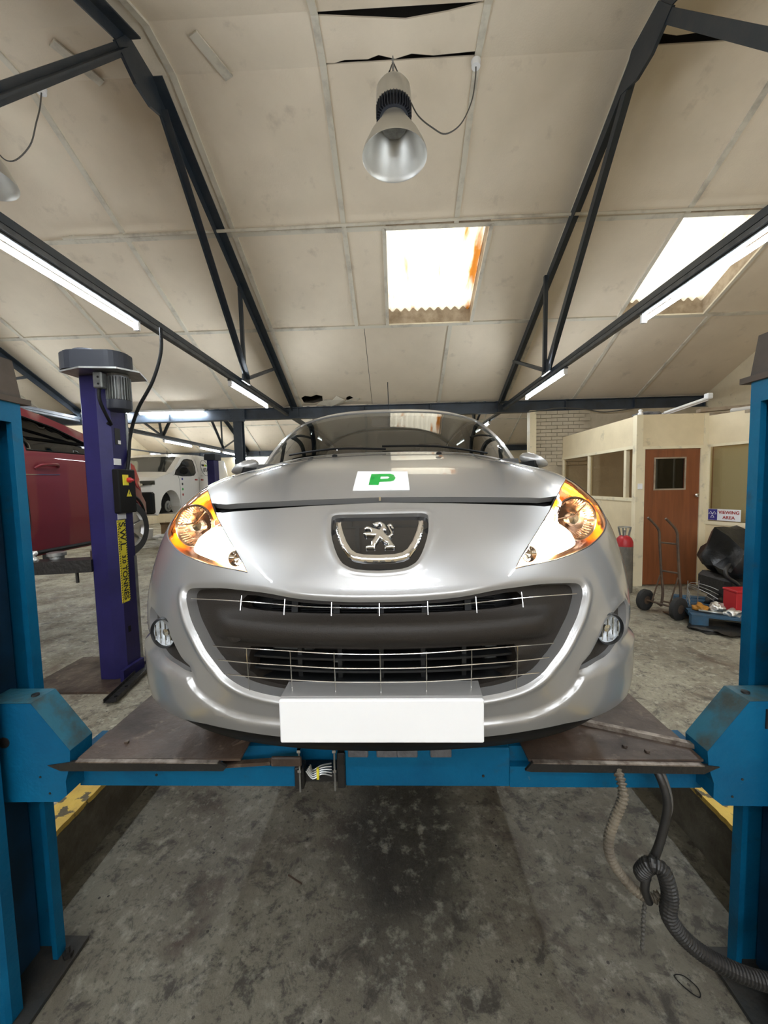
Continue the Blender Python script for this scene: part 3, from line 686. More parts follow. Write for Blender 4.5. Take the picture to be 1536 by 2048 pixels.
# sign: blue field with three triangles, VIEWING AREA
sg = empty('viewing_area_sign', A0+ang*.30+Vector((0, 0, 1.0)), 'white and blue viewing area sign with red letters below the office window', 'sign')
nrm_w = Vector((ang.y, -ang.x, 0))
if nrm_w.dot(Vector((0, -1, 0))) < 0 and nrm_w.x > 0: nrm_w = -nrm_w
def SG(s, z, d=0.): return A0+ang*s+nrm_w*(.03+d)+Vector((0, 0, z))
def sgq(name, s0, s1, z0, z1, d, m):
    vs = [SG(s0, z0, d), SG(s1, z0, d), SG(s1, z1, d), SG(s0, z1, d), SG(s0, z0, d-.004), SG(s1, z0, d-.004), SG(s1, z1, d-.004), SG(s0, z1, d-.004)]
    return MB().add(vs, [(0, 1, 2, 3), (7, 6, 5, 4), (0, 4, 5, 1), (1, 5, 6, 2), (2, 6, 7, 3), (3, 7, 4, 0)]).build(name, m, sg)
S0, S1, Z0, Z1 = .085, .475, .965, 1.125
sgq('sign_board', S0, S1, Z0, Z1, 0, M['white']); sgq('blue_field', S0+.004, S0+.115, Z0+.004, Z1-.004, .003, M['lblue'])
tri = MB()
for cx_, cz_, fl_ in ((S0+.036, 1.066, 1), (S0+.082, 1.066, 1), (S0+.059, 1.016, 1)):
    r = .026; P = [SG(cx_+r*cos(a), cz_+r*sin(a), .006) for a in (pi/2, pi/2+2*pi/3, pi/2+4*pi/3)]
    for i in range(3): tri.bar(P[i], P[(i+1) % 3], .002, .008, nrm_w)
tri.build('emblem', M['white'], sg)
Mx = Matrix((ang, Vector((0, 0, 1)), nrm_w)).transposed().to_4x4()
for txt, z in (('VIEWING', 1.080), ('AREA', 1.010)):
    mm = Mx.copy(); mm.translation = SG(S0+.255, z, .005); text_mesh('lettering', txt, .059, M['lred'], mm, sg, .0008, bold=.0012)
world_children(sg)
sw = bx('light_switch', (3.475, OF-.035, 1.42), (3.535, OF-.01, 1.50), M['white'], None, .004)
tag(sw, 'small cream switch box on the post left of the brown door', 'switch')
# loose things on the office roof
def on_roof(): pass
r_ = empty('broken_light_fitting', (4.2, 5.9, 2.52), 'old white strip light fitting lying on the office roof above the door', 'light fitting')
MB().bar((4.02, 6.05, 2.52), (4.52, 5.80, 2.70), .06, .05).build('fitting_body', M['white'], r_); MB().cyl((4.03, 5.98, 2.545), (4.50, 5.74, 2.71), .02, 10).build('spent_tube', M['white'], r_); MB().box((4.46, 5.72, 2.69), (4.54, 5.80, 2.77), .01).build('end_cap', M['white'], r_); world_children(r_)
rb = MB(); rb.lathe([(.0, .0), (.03, .01), (.035, .03), (.02, .05), (.03, .075), (.012, .09), (0, .092)], (3.55, 5.76, 2.48), n=12); tag(rb.build('ceramic_insulator', M['white'], smooth=True), 'small white insulator standing on the office roof corner', 'insulator')
def rag(name, c, s, m, label, cat, seed, n=2, grp=None, rough=.35):
    bm = bmesh.new(); bmesh.ops.create_icosphere(bm, subdivisions=3, radius=1); rnd = random.Random(seed)
    ph = [(rnd.uniform(2, 6), rnd.uniform(0, 6), Vector((rnd.uniform(-1, 1), rnd.uniform(-1, 1), rnd.uniform(-1, 1))).normalized()) for _ in range(9)]
    for v in bm.verts:
        d = v.co.normalized(); k = 1+rough*sum(sin(f*d.dot(w)*1.6+p) for f, p, w in ph)/4.5
        v.co = Vector((d.x*s[0]*k, d.y*s[1]*k, max(d.z*s[2]*k, -s[2]*.55)))
    me = bpy.data.meshes.new(name); bm.to_mesh(me); bm.free(); me.materials.append(m); me.polygons.foreach_set('use_smooth', [True]*len(me.polygons)); me.set_sharp_from_angle(angle=radians(50))
    o = bpy.data.objects.new(name, me); COL.objects.link(o); o.location = (c[0], c[1], c[2]+s[2]*.55); return tag(o, label, cat, grp)
rag('crumpled_sheeting', (3.80, 6.0, 2.48), (.18, .12, .06), M['pad'], 'crumpled grey sheeting on the office roof above the door', 'sheeting', 5)
rag('dusty_rag', (4.75, 5.45, 2.44), (.22, .06, .05), M['paper'], 'pale rag on the office roof beside the right lift column', 'rag', 8)
ob = MB(); ob.box((4.62, 6.05, 2.47), (6.4, 6.13, 2.55)); ob.bar((4.7, 6.2, 2.60), (6.4, 6.0, 2.68), .1, .05); tag(ob.build('timber_joists', M['curb']), 'dark timber joists lying along the office roof edge', 'timber')
# hanging wire loop on beam
tag(MB().tube(crom([(2.1, 8.2, 3.02), (2.6, 8.18, 3.0), (3.0, 8.16, 3.03), (3.4, 8.16, 3.07), (3.9, 8.15, 3.03), (4.3, 8.15, 2.96), (4.9, 8.15, 3.02)], 4, False), .012, 6).build('loose_cable', M['cable'], smooth=True), 'loose grey cable drooping below the far beam above the office', 'cable')
# ================================================================ SILVER CAR: body surface as rows (v) and lateral position (a)
ROWS=[(-.05,.17,.10,.77,.31,0),(0,.12,.15,.80,.33,0),(.2,.035,.245,.84,.38,0),(.4,0,.40,.858,.44,0),(.6,.012,.58,.862,.45,0),(.8,.085,.75,.855,.46,.005),
(.95,.17,.85,.845,.47,.005),(1.0,.215,.886,.84,.48,.010),(1.15,.31,.935,.825,.50,.005),(1.4,.47,.995,.81,.52,.02),(1.7,.74,1.055,.80,.52,.055),(2.0,1.02,1.10,.79,.45,.085)]
def rowat(v):
    R=ROWS
    if v<=R[0][0]: v=R[0][0]
    if v>=R[-1][0]: v=R[-1][0]
    for i in range(len(R)-1):
        if R[i][0]<=v<=R[i+1][0]: break
    p0=R[max(i-1,0)];p1=R[i];p2=R[i+1];p3=R[min(i+2,len(R)-1)]
    h=p2[0]-p1[0]; t=(v-p1[0])/h
    out=[]
    for k in range(1,6):
        m1=(p2[k]-p0[k])/(p2[0]-p0[0]) if p2[0]!=p0[0] else 0
        m2=(p3[k]-p1[k])/(p3[0]-p1[0])
        t2=t*t;t3=t2*t
        out.append((2*t3-3*t2+1)*p1[k]+(t3-2*t2+t)*h*m1+(-2*t3+3*t2)*p2[k]+(t3-t2)*h*m2)
    return out
def pln(s): return .27*s*s+.73*(1-max(0,1-s**3.2)**.55)
# arc length table
_S=np.linspace(0,1,801); _X=.87*_S; _Y=np.array([.46*pln(s) for s in _S])
_L=np.concatenate([[0],np.cumsum(np.hypot(np.diff(_X),np.diff(_Y)))]); LT=_L[-1]
def S_of(a): return float(np.interp(a,_L/LT,_S))
def surf(a,v):
    sg=1 if a>=0 else -1; a=abs(a)
    yc,zc,w,A,D=rowat(v)
    if a<=1:
        s=S_of(a); return np.array([sg*w*s, yc+A*pln(s), zc-D*s**3])
    return np.array([sg*w, yc+A+(a-1)*LT, zc-D])
CX0, CY0, CZ0 = -.05, .955, .62
_cache = {}
def SF(a, v):
    k = (round(a, 6), round(v, 6))
    if k not in _cache:
        p = surf(a, v); _cache[k] = Vector((CX0+p[0], CY0+p[1], CZ0+p[2]))
    return _cache[k].copy()
def SN(a, v):
    e = 2e-3; sg = 1 if a >= 0 else -1
    q = SF(a+e, v)-SF(a-e, v) if abs(a) > e else SF(e, v)-SF(-e, v)
    r = SF(a, v+e)-SF(a, v-e); return q.cross(r).normalized()
def mir(h): return list(h)+[(-a, v) for a, v in reversed(h) if abs(a) > 1e-4]
def half(o, s): return o if s > 0 else [(-a, v) for a, v in o][::-1]
def offs(poly, d):      # shrink (d>0) a contour
    Q = np.array(poly); n = len(Q); area = .5*sum(Q[i-1][0]*Q[i][1]-Q[i][0]*Q[i-1][1] for i in range(n)); s = 1 if area > 0 else -1; out = []
    for i in range(n):
        a = Q[i]-Q[i-1]; b = Q[(i+1) % n]-Q[i]; a /= max(np.hypot(*a), 1e-9); b /= max(np.hypot(*b), 1e-9)
        na = np.array((-a[1], a[0]))*s; nb = np.array((-b[1], b[0]))*s; m = na+nb; L = max((m@m)/2, .35); out.append(tuple(Q[i]+m/L*d))
    return out
car = empty('silver_car', (CX0, CY0+1.0, CZ0), 'silver hatchback with lit headlights standing on the blue four-post lift', 'car')

mouth_h = crom([(0, .364), (.085, .3645), (.17, .3655), (.26, .371), (.3155, .379), (.365, .3935), (.4104, .4219), (.439, .4543), (.4725, .4931), (.5012, .5363), (.5282, .5769), (.5456, .6128), (.5553, .6352), (.5575, .655), (.5470, .6700), (.520, .6765), (.4352, .6841), (.3617, .6822), (.2933, .6774), (.2072, .6642), (.1248, .6579), (.0632, .6554), (0, .6551)], 4, False)
MOUTH = mir(mouth_h)
low_h = [(0, .222), (.15, .2255), (.2687, .2298), (.3894, .2336), (.4929, .2324), (.5902, .2157), (.7215, .2084), (.85, .205), (1.0, .205)]
head_out = crom([(.8745, 1.262), (.8835, 1.205), (.893, 1.127), (.899, 1.069), (.905, 1.003), (.907, .955), (.895, .912), (.8476, .872), (.7793, .8353), (.7111, .8095), (.6393, .7839), (.5702, .7673), (.4883, .7512), (.3984, .7405), (.3523, .7334)], 2, False)
head_in = crom([(.3523, .7334), (.3719, .7655), (.4073, .8108), (.4463, .8596), (.4915, .9146), (.5395, .9639), (.5821, 1.0021), (.6459, 1.075), (.74, 1.16), (.8745, 1.262)], 2, False)
HEAD = head_out[:-1]+head_in[:-1]
fog_c = [(.7597, .575), (.775, .535), (.770, .500), (.7504, .465), (.6739, .4275), (.6045, .4166), (.5352, .4073), (.5666, .4549), (.5966, .4929), (.6146, .5148), (.6272, .5364), (.6925, .5618)]
FOG = crom(fog_c, 2)
BADGE = crom([(.0652, .9471), (.118, .9464), (.1330, .940), (.1358, .9264), (.1320, .8716), (.1180, .8138), (.1010, .7741), (.0842, .7579), (.058, .747), (0, .7424), (-.058, .747), (-.0842, .7579), (-.1010, .7741), (-.1180, .8138), (-.1320, .8716), (-.1358, .9264), (-.1330, .940), (-.118, .9464), (-.0652, .9471), (0, .9468)], 2)
shut = [(0, .988), (.2061, .980), (.3585, .970), (.4584, .963), (.5029, .9575), (.530, .960)]
lowcr = [(0, .2896), (.1335, .289), (.264, .288), (.368, .2925), (.4287, .3102), (.4823, .3392), (.5199, .3714), (.5352, .3973)]
def hi_seg(c, v): return [p for p in c if p[1] >= v]
# bumper cover outline, right half, bottom centre -> round the corner -> along the headlamp -> up its inner edge -> shut line centre
hd_lower = [p for p in head_out if p[1] <= .955]         # from outer point inwards/down
hd_inner = [p for p in head_in[1:] if p[1] < .957]
bump_h = low_h+[(1.0, .6), (1.0, .955)]+hd_lower+hd_inner+[p for p in reversed(shut)][0:]
BUMPER = mir(bump_h)
hd_in_up = [p for p in head_in if p[1] > .990]; hd_out_up = [p for p in head_out if p[1] > .96]
up = [(a, v+.034) for a, v in shut]
bon_h = up+hd_in_up[:-1]+[(.8745, 1.262), (.872, 1.45), (.868, 1.7), (.865, 2.0), (0, 2.0)]
BONNET = mir(bon_h)
fender_h = [(.882, 1.262)]+[(a+.004, v) for a, v in hd_out_up[1:]]+[(.912, .96), (1.0, .96), (1.0, 1.3), (1.0, 1.7), (1.0, 2.0), (.874, 2.0), (.876, 1.7), (.880, 1.45)]
mouth_arr = MOUTH; lowline = [(-a, v) for a, v in reversed(lowcr[1:])]+lowcr
def sst(x): x = np.clip(x, 0, 1); return x*x*(3-2*x)
def bump_disp(V):
    a = np.abs(V[:, 0]); v = V[:, 1]
    d = segdist(V, MOUTH)
    rim = .0085*np.exp(-((d-.015)/.010)**2)*sst((.70-v)/.06)
    edge = -.006*np.exp(-(d/.008)**2)
    # lower lip: stands proud below the crease line
    ci = np.interp(a, [p[0] for p in lowcr]+[.75, .9, 1.0], [p[1] for p in lowcr]+[.425, .43, .43])
    low = .013*sst((ci-v)/.014)*sst((1.02-a)/.12)
    shelf = -.010*np.exp(-((v-ci-.02)/.02)**2)*sst((a-.5)/.05)*sst((1.0-a)/.1)
    fo = segdist(V, FOG); foc = .006*np.exp(-((fo-.012)/.008)**2)
    bd = segdist(V, BADGE); bdr = .004*np.exp(-((bd-.010)/.006)**2)
    pl = .020*sst((.20-a)/.012)*sst((.365-v)/.01)*sst((v-.215)/.01)
    return rim+edge+low+shelf+foc+bdr+pl*0
RINGS = [(offs(MOUTH, -d), True) for d in (.006, .012, .019, .027, .038)]
RINGS += [([(a, v+d) for a, v in crom(lowline, 4, False)], False) for d in (-.016, -.008, 0, .012)]
RINGS += [(offs(q, -d), True) for q in (FOG, half(FOG, -1)) for d in (.007, .015)]+[(offs(BADGE, -d), True) for d in (.005, .010, .016)]
bump = skin('front_bumper', BUMPER, M['silver'], car, SF, SN, [MOUTH, FOG, half(FOG, -1), BADGE], .022, 0, .035, bump_disp, rings=RINGS)
skin('bonnet', BONNET, M['silver'], car, SF, SN, [], .035, 0, .02)
for s in (1, -1): skin('front_wing', half(fender_h, s), M['silver'], car, SF, SN, [], .03, 0, .02)
# dark gap behind the shut line, lower black lip, under tray
gap = mir([(0, .955), (.2061, .947), (.3585, .937), (.4584, .930), (.5029, .925), (.52, .94), (.57, 1.01), (.5029, 1.03), (.4584, 1.035), (.3585, 1.042), (.2061, 1.052), (0, 1.06)])
skin('shut_line_seal', gap, M['black'], car, SF, SN, [], .04, .028, .0)
lip = mir([(0, .0), (.4, .0), (.8, .0), (1.0, .0), (1.0, .199), (.85, .199), (.7215, .202), (.5902, .209), (.4929, .226), (.3894, .2272), (.2687, .2235), (.15, .219), (0, .216)])
skin('lower_lip', lip, M['black'], car, SF, SN, [], .035, .004, .02)
# small sensor marks / bonnet catch seen in the gap
MB().box((CX0-.003, CY0+.205, CZ0+.885), (CX0+.003, CY0+.225, CZ0+.897)).build('bonnet_catch', M['chrome'], car)

# ---- mouth: dark insert with bump bar, upper slot, lower opening
insert = offs(MOUTH, -.004)
up_slot = crom(mir([(0, .6215), (.12, .622), (.24, .6235), (.36, .629), (.385, .640), (.37, .672), (.30, .667), (.2072, .6555), (.12, .6500), (0, .6470)]), 2)
lo_open = mir([(0, .374), (.17, .376), (.26, .384), (.33, .398), (.355, .43), (.355, .47), (.353, .508), (.24, .512), (.11, .512), (0, .511)])
def ins_disp(V):
    a = np.abs(V[:, 0]); v = V[:, 1]
    bar = .032*sst((v-.516)/.028)*sst((.618-v)/.035)*sst((.50-a)/.10)
    mid = -.010*np.exp(-((v-.580)/.010)**2)*sst((.5-a)/.1)*0
    fins = 0
    for c in (.47, .43): fins = fins+.012*np.exp(-((v-c-.006)/.008)**2)*sst((a-.30)/.02)
    fins = fins*sst(segdist(V, MOUTH)/.04)
    return bar+mid+fins
skin('bumper_insert', insert, M['grille'], car, SF, SN, [up_slot, lo_open], .017, .040, .05, ins_disp)
# round tow-eye cover on the insert (left in the picture)
p = SF(-.385, .552); n_ = SN(-.385, .552); MB().lathe([(.024, 0), (.0245, .003), (.022, .004), (0, .0042)], p+n_*-.016, n_, 24).build('tow_eye_cover', M['grille'], car, smooth=True)
# louvres across the lower opening and the slot
for v, w in ((.4295, .05), (.471, .05), (.395, .04)):
    pts = [(a, v) for a in np.linspace(-.36, .36, 25)]
    P = [SF(a, v-.004)-SN(a, v)*.055 for a, v in pts]; Q = [p+Vector((0, w, .0)) for p in P]; n = len(P); t = Vector((0, 0, .006))
    vs = P+Q+[p+t for p in P]+[q+t for q in Q]; fs = []
    for i in range(n-1): fs += [(i, i+1, n+i+1, n+i), (2*n+i, 3*n+i, 3*n+i+1, 2*n+i+1), (i, 2*n+i, 2*n+i+1, i+1), (n+i, n+i+1, 3*n+i+1, 3*n+i)]
    obj_from('louvre', vs, fs, M['grille2'], car)
for a in (-.225, -.112, 0, .112, .225):
    P = [SF(a, v)-SN(a, v)*.085 for v in (.37, .44, .515)]
    for i in range(2): MB().bar(P[i], P[i+1], .012, .03, (0, 1, 0)).build('louvre_post', M['grille2'], car)
for a in (-.24, -.12, 0, .12, .24):
    MB().bar(SF(a, .610)-SN(a, .63)*.085, SF(a, .665)-SN(a, .63)*.085, .018, .03, (0, 1, 0)).build('slot_post', M['black'], car)
# bright wires
def wires(name, pts):
    P = [SF(a, v)-SN(a, v)*.004 for a, v in crom(pts, 4, False)]
    MB().tube(P, .0014, 6).build(name, M['wire'], car, smooth=True)
def mline(h): return [(-a, v) for a, v in reversed(h[1:])]+h
for h in ([(0, .6388), (.1241, .6410), (.2059, .6438), (.2904, .6485), (.3577, .6502), (.4418, .6489), (.534, .6426)], [(0, .5104), (.1086, .5120), (.2246, .5160), (.3465, .5156), (.4461, .5107)],
          [(0, .4707), (.1081, .4707), (.2242, .4740), (.3463, .4728), (.4311, .4707)], [(0, .4289), (.1078, .4289), (.2244, .4310), (.3471, .4305), (.4029, .428)]):
    wires('grille_wire', mline(h))
for a, b, t in ((.363, .624, .667), (.2405, .6175, .6625), (.119, .6174, .655), (0, .6171, .652)):
    for s in ((1, -1) if a else (1,)): wires('grille_wire', [(s*a, b), (s*a, t)])
for a, b, t in ((.3405, .384, .517), (.2225, .376, .516), (.112, .372, .5165), (0, .370, .516)):
    for s in ((1, -1) if a else (1,)): wires('grille_wire', [(s*a, b), (s*a*1.005, t)])
# radiator and crash beam behind
rd = MB(); rd.box((CX0-.40, CY0+.20, CZ0+.30), (CX0+.40, CY0+.23, CZ0+.66))
for k in range(44): z = CZ0+.31+k*.008; rd.box((CX0-.34, CY0+.188, z), (CX0+.34, CY0+.20, z+.003))
rd.build('radiator', M['grille2'], car)
rp = MB(); rp.tube([(CX0-.30, CY0+.17, CZ0+.36), (CX0-.2, CY0+.165, CZ0+.375), (CX0-.12, CY0+.17, CZ0+.41)], .008, 8); rp.box((CX0-.33, CY0+.15, CZ0+.44), (CX0-.2, CY0+.19, CZ0+.5), .01); rp.box((CX0-.42, CY0+.13, CZ0+.30), (CX0-.38, CY0+.19, CZ0+.5), .005); rp.box((CX0+.30, CY0+.15, CZ0+.40), (CX0+.335, CY0+.19, CZ0+.5), .004)
rp.build('radiator_pipe', M['motor'], car, smooth=True)
MB().box((CX0-.75, CY0+.45, CZ0+.14), (CX0+.75, CY0+1.3, CZ0+.16)).build('under_tray', M['black'], car)
MB().box((CX0-.36, CY0+.26, CZ0+.2), (CX0+.36, CY0+.29, CZ0+.80)).build('front_panel', M['black'], car)

# ---- badge
badge = skin('badge_panel', offs(BADGE, -.004), M['lblack'], car, SF, SN, [], .02, .016, .0)
m_gb = mat('gloss_black', (.012, .012, .013), .04, coat=1); badge.data.materials[0] = m_gb
U = [(-.1215, .9231), (-.1091, .9240), (-.1080, .9104), (-.1002, .878), (-.0885, .8411), (-.0745, .8129), (-.0607, .8010), (-.0402, .7955), (0, .7935), (.0402, .7955), (.0607, .8010), (.0745, .8129), (.0885, .8411), (.1002, .878), (.1080, .9104), (.1091, .9240), (.1215, .9231), (.1209, .8942), (.1110, .8479), (.0962, .8110), (.0812, .7867), (.0648, .7769), (.0406, .772), (0, .7699), (-.0406, .772), (-.0648, .7769), (-.0812, .7867), (-.0962, .8110), (-.1110, .8479), (-.1209, .8942)]
def ucurve(V):
    d = segdist(V, U); return .004*sst(d/.008)
skin('badge_trim', U, M['chrome'], car, SF, SN, [], .006, .008, .006, ucurve)
LION = [(-.0204, .9132), (-.0093, .9203), (.0038, .9206), (.0146, .9099), (.0194, .8943), (.0189, .8846), (.01, .8843), (.0158, .8721), (.0227, .8626), (.0284, .8671), (.0316, .8748), (.0254, .8925), (.0215, .9055), (.0265, .9125), (.0329, .91), (.0392, .8921), (.0349, .8906), (.0307, .902), (.0275, .903), (.0281, .894), (.0338, .8795), (.0362, .8669), (.0304, .8578), (.0252, .8558), (.0344, .8355), (.0418, .8213), (.0393, .816), (.0137, .8152), (.0147, .8225), (.023, .8273), (.023, .8315), (.0106, .8405), (.0012, .8534), (-.0049, .8394), (-.011, .8267), (-.0119, .8158), (-.0359, .8154), (-.0351, .8236), (-.0306, .8263), (-.0219, .8284), (-.0215, .8398), (-.0145, .8544), (-.0105, .8659), (-.0146, .8635), (-.0315, .8655), (-.0357, .8640), (-.044, .8721), (-.0424, .8767), (-.0309, .8796), (-.0223, .8788), (-.0246, .8858), (-.0312, .8924), (-.0419, .8911), (-.0431, .8959), (-.0348, .9038), (-.0261, .9003), (-.0131, .8935), (-.0002, .8884), (.005, .9011), (.0034, .9093), (-.003, .9111), (-.0057, .8998), (-.0121, .8984), (-.0094, .9041), (-.0155, .9065)]
def lcurve(V): return .003*sst(segdist(V, LION)/.004)
skin('lion_emblem', LION, M['chrome'], car, SF, SN, [], .003, .006, .008, lcurve)

# ---- fog lamps
for s in (1, -1):
    fh = skin('fog_lamp_housing', offs(half(FOG, s), -.006), M['grille'], car, SF, SN, [], .02, .022, .0)
    c = SF(s*.652, .512)+Vector((s*.0, 0, 0)); ax = Vector((s*.25, -1, 0)).normalized(); c = c-ax*.030
    MB().lathe([(.047, 0), (.048, .030), (.045, .036), (.041, .030), (.040, .0)], c, ax, 32).build('fog_lamp_bezel', M['grille2'], fh, smooth=True)
    MB().lathe([(.0, .002), (.02, .005), (.034, .013), (.0405, .027)], c, ax, 32, cap=False).build('fog_lamp_reflector', M['foglass'], fh, smooth=True)
    rf = MB()
    for k in range(5): hh = math.sqrt(.038**2-(-.03+.015*k)**2); rf.bar(c+ax*.024+Vector((-.03+.015*k, 0, -hh)), c+ax*.024+Vector((-.03+.015*k, 0, hh)), .0022, .003, ax)
    rf.lathe([(.010, .012), (.011, .024), (0, .027)], c, ax, 16)
    rf.build('fog_lens_rib', M['chrome'], fh)
    MB().lathe([(.0, .034), (.02, .033), (.034, .030), (.041, .026)], c, ax, 32, cap=False).build('fog_lamp_lens', M['glass'], fh, smooth=True)

# ---- headlights
for s in (1, -1):
    Hd = half(HEAD, s)
    hl = skin('headlight', offs(Hd, .006), M['refl'], car, SF, SN, [], .03, .085, .0)
    # walls of the housing
    o1 = [SF(*p)-SN(*p)*.006 for p in offs(Hd, .003)]; o2 = [SF(*p)-SN(*p)*.086 for p in offs(Hd, .006)]; n = len(o1)
    obj_from('housing_wall', o1+o2, [(i, (i+1) % n, n+(i+1) % n, n+i) for i in range(n)], M['refl'], hl, smooth=True)
    skin('lens', offs(Hd, .004), M['lens'], hl, SF, SN, [], .03, .003, .0)
    rim = [SF(*p)-SN(*p)*.004 for p in Hd]; MB().tube(rim, .0035, 6, closed=True).build('lens_seal', M['grille2'], hl, smooth=True)
    # main-beam bowl with ribs and centre cap
    c = SF(s*.665, .93)-SN(s*.665, .93)*.045; ax = Vector((s*.18, -1, .10)).normalized(); c = c-ax*.01
    MB().lathe([(.0, -.02), (.03, -.012), (.055, .012), (.068, .036), (.072, .038), (.075, .030)], c, ax, 40, cap=False).build('main_beam_reflector', M['refl'], hl, smooth=True)
    rb = MB()
    u = ax.cross(Vector((0, 0, 1))).normalized(); w = u.cross(ax)
    for k in range(40):
        t = 2*pi*k/40; dd = u*cos(t)+w*sin(t)
        rb.bar(c+dd*.050+ax*.006, c+dd*.066+ax*.032, .003, .004, ax)
    rb.build('reflector_ribs', M['chrome'], hl)
    MB().lathe([(.022, -.005), (.024, .012), (.018, .020), (0, .023)], c, ax, 24).build('bulb_cap', M['chrome'], hl, smooth=True)
    MB().tube([c+ax*.03+u*.07, c+ax*.026+w*.01, c+ax*.03-u*.04+w*.05], .003, 6).build('reflector_arm', M['refl'], hl, smooth=True)
    # lit dipped-beam lamp: glowing bowl face
    lit = crom([(.545, .915), (.500, .915), (.470, .885), (.450, .84), (.440, .790), (.490, .782), (.545, .785), (.600, .803), (.602, .835), (.590, .87)], 3)
    skin('dipped_beam_lamp', half(lit, s), M['lowbeam'], hl, SF, SN, [], .02, .028, .03)
    # amber indicator along the top and outer edge
    am = crom([(.80, 1.19), (.865, 1.225), (.878, 1.15), (.884, 1.06), (.886, 1.00), (.868, .99), (.845, 1.045), (.80, 1.09), (.765, 1.125), (.762, 1.155)], 2)
    def amd(V): return .002*np.sin(V[:, 0]*90)*np.cos(V[:, 1]*70)
    skin('indicator_lamp', half(am, s), M['amber'], hl, SF, SN, [], .012, .022, .02, amd)
    am2 = [(.888, .99), (.89, .95), (.878, .915), (.845, .885), (.80, .860), (.80, .872), (.838, .90), (.860, .93), (.868, .985)]
    skin('amber_side_reflector', half(am2, s), M['amberplastic'], hl, SF, SN, [], .02, .015, .01)
    # bottom ledge under the lamps
    sm = SF(s*.418, .790)-SN(s*.418, .79)*.035; MB().lathe([(0, -.01), (.014, -.004), (.022, .012), (.024, .012)], sm, ax, 24, cap=False).build('side_lamp', M['chrome'], hl, smooth=True)
# ---- number plate and its plinth
px0, px1 = -.311, .210
pl = MB()
pv = [(px0-.002, 1.03, .895), (px1+.002, 1.03, .895), (px1-.002, 1.0, 1.026), (px0+.010, 1.0, 1.026), (px0-.002, .952, .893), (px1+.002, .952, .893), (px1-.001, .952, 1.012), (px0+.002, .952, 1.012)]
pl.add(pv, [(0, 3, 2, 1), (4, 5, 6, 7), (0, 1, 5, 4), (1, 2, 6, 5), (2, 3, 7, 6), (3, 0, 4, 7)]); pl.build('plate_plinth', M['silver'], car)
MB().box((px0, .938, .894), (px1, .951, 1.008), .003).build('number_plate', M['numplate'], car)

# ---- greenhouse rows: t, C(y,z), E(x,y,z)
GHR = [(-.1, .98, 1.075, .80, 1.36, .99), (0, 1.03, 1.095, .795, 1.40, 1.03), (.5, 1.38, 1.283, .765, 1.72, 1.230), (1, 1.72, 1.447, .675, 1.96, 1.395), (1.12, 1.84, 1.470, .655, 2.05, 1.415), (1.3, 2.1, 1.478, .64, 2.3, 1.43), (2, 3.1, 1.44, .62, 3.15, 1.40),
       (2.4, 3.70, 1.34, .62, 3.58, 1.32), (3, 3.95, .98, .70, 3.80, .98), (3.3, 4.03, .62, .76, 3.86, .6), (3.6, 4.0, .22, .74, 3.84, .22)]
def ghrow(t):
    R = GHR; t = min(max(t, R[0][0]), R[-1][0])
    for i in range(len(R)-1):
        if R[i][0] <= t <= R[i+1][0]: break
    p0 = R[max(i-1, 0)]; p1 = R[i]; p2 = R[i+1]; p3 = R[min(i+2, len(R)-1)]; h = p2[0]-p1[0]; q = (t-p1[0])/h; q2 = q*q; q3 = q2*q; out = []
    for k in range(1, 6):
        m1 = (p2[k]-p0[k])/(p2[0]-p0[0]); m2 = (p3[k]-p1[k])/(p3[0]-p1[0])
        out.append((2*q3-3*q2+1)*p1[k]+(q3-2*q2+q)*h*m1+(-2*q3+3*q2)*p2[k]+(q3-q2)*h*m2)
    return out
def GH(s, t):
    cy, cz, ex, ey, ez = ghrow(t); a = abs(s)
    return Vector((CX0+s*ex, CY0+cy+(ey-cy)*a**2.3, CZ0+cz+(ez-cz)*a**3.2))
def GN(s, t):
    e = 2e-3; q = GH(s+e, t)-GH(s-e, t); r = GH(s, t+e)-GH(s, t-e); return q.cross(r).normalized()
ws = [(-.955, .02), (.955, .02), (.945, .5), (.93, .96), (.5, .955), (0, .95), (-.5, .955), (-.93, .96), (-.945, .5)]
skin('windscreen', ws, M['screen'], car, GH, GN, [], .08, .006, .0)
frame = [(-1, -.02), (1, -.02), (1, 1.06), (-1, 1.06)]
skin('windscreen_frame', frame, M['silver'], car, GH, GN, [offs(ws, .006)], .07, 0, .03)
rw = [(-.85, 2.47), (.85, 2.47), (.85, 2.92), (-.85, 2.92)]
skin('roof', [(-1, 1.06), (1, 1.06), (1, 2.4), (-1, 2.4)], M['silver'], car, GH, GN, [], .12, 0, .02)
skin('tailgate', [(-1, 2.405), (1, 2.405), (1, 3.6), (-1, 3.6)], M['silver'], car, GH, GN, [rw], .1, 0, .02)
skin('rear_screen', offs(rw, .004), M['carglass'], car, GH, GN, [], .15, .004, 0)
# black seal + scuttle at the foot of the windscreen, washer jets, wipers, aerial
skin('scuttle', [(-.98, -.085), (.98, -.085), (.975, .03), (.5, .022), (0, .02), (-.5, .022), (-.975, .03)], M['black'], car, GH, GN, [], .08, .010, .0)
for p in ((-.257, 1.545), (.251, 1.545)):
    pass
for x, y, z in ((-.277, .955+.80, .62+1.071), (.195, .955+.80, .62+1.071)):
    MB().lathe([(.013, 0), (.012, .008), (.005, .011), (0, .011)], (x, y, z-.004), (0, -.2, 1), 12).build('washer_jet', M['black'], car, smooth=True)
for x0, x1 in ((.55, -.02), (-.0, -.55)):
    t0 = .035; P = [GH(x0/.78, t0)+Vector((0, 0, .012)), GH((x0+x1)/2/.78, t0+.03)+Vector((0, 0, .016)), GH(x1/.78, t0+.05)+Vector((0, 0, .012))]
    MB().tube(crom(P, 4, False), .006, 6).build('wiper', M['black'], car, smooth=True)
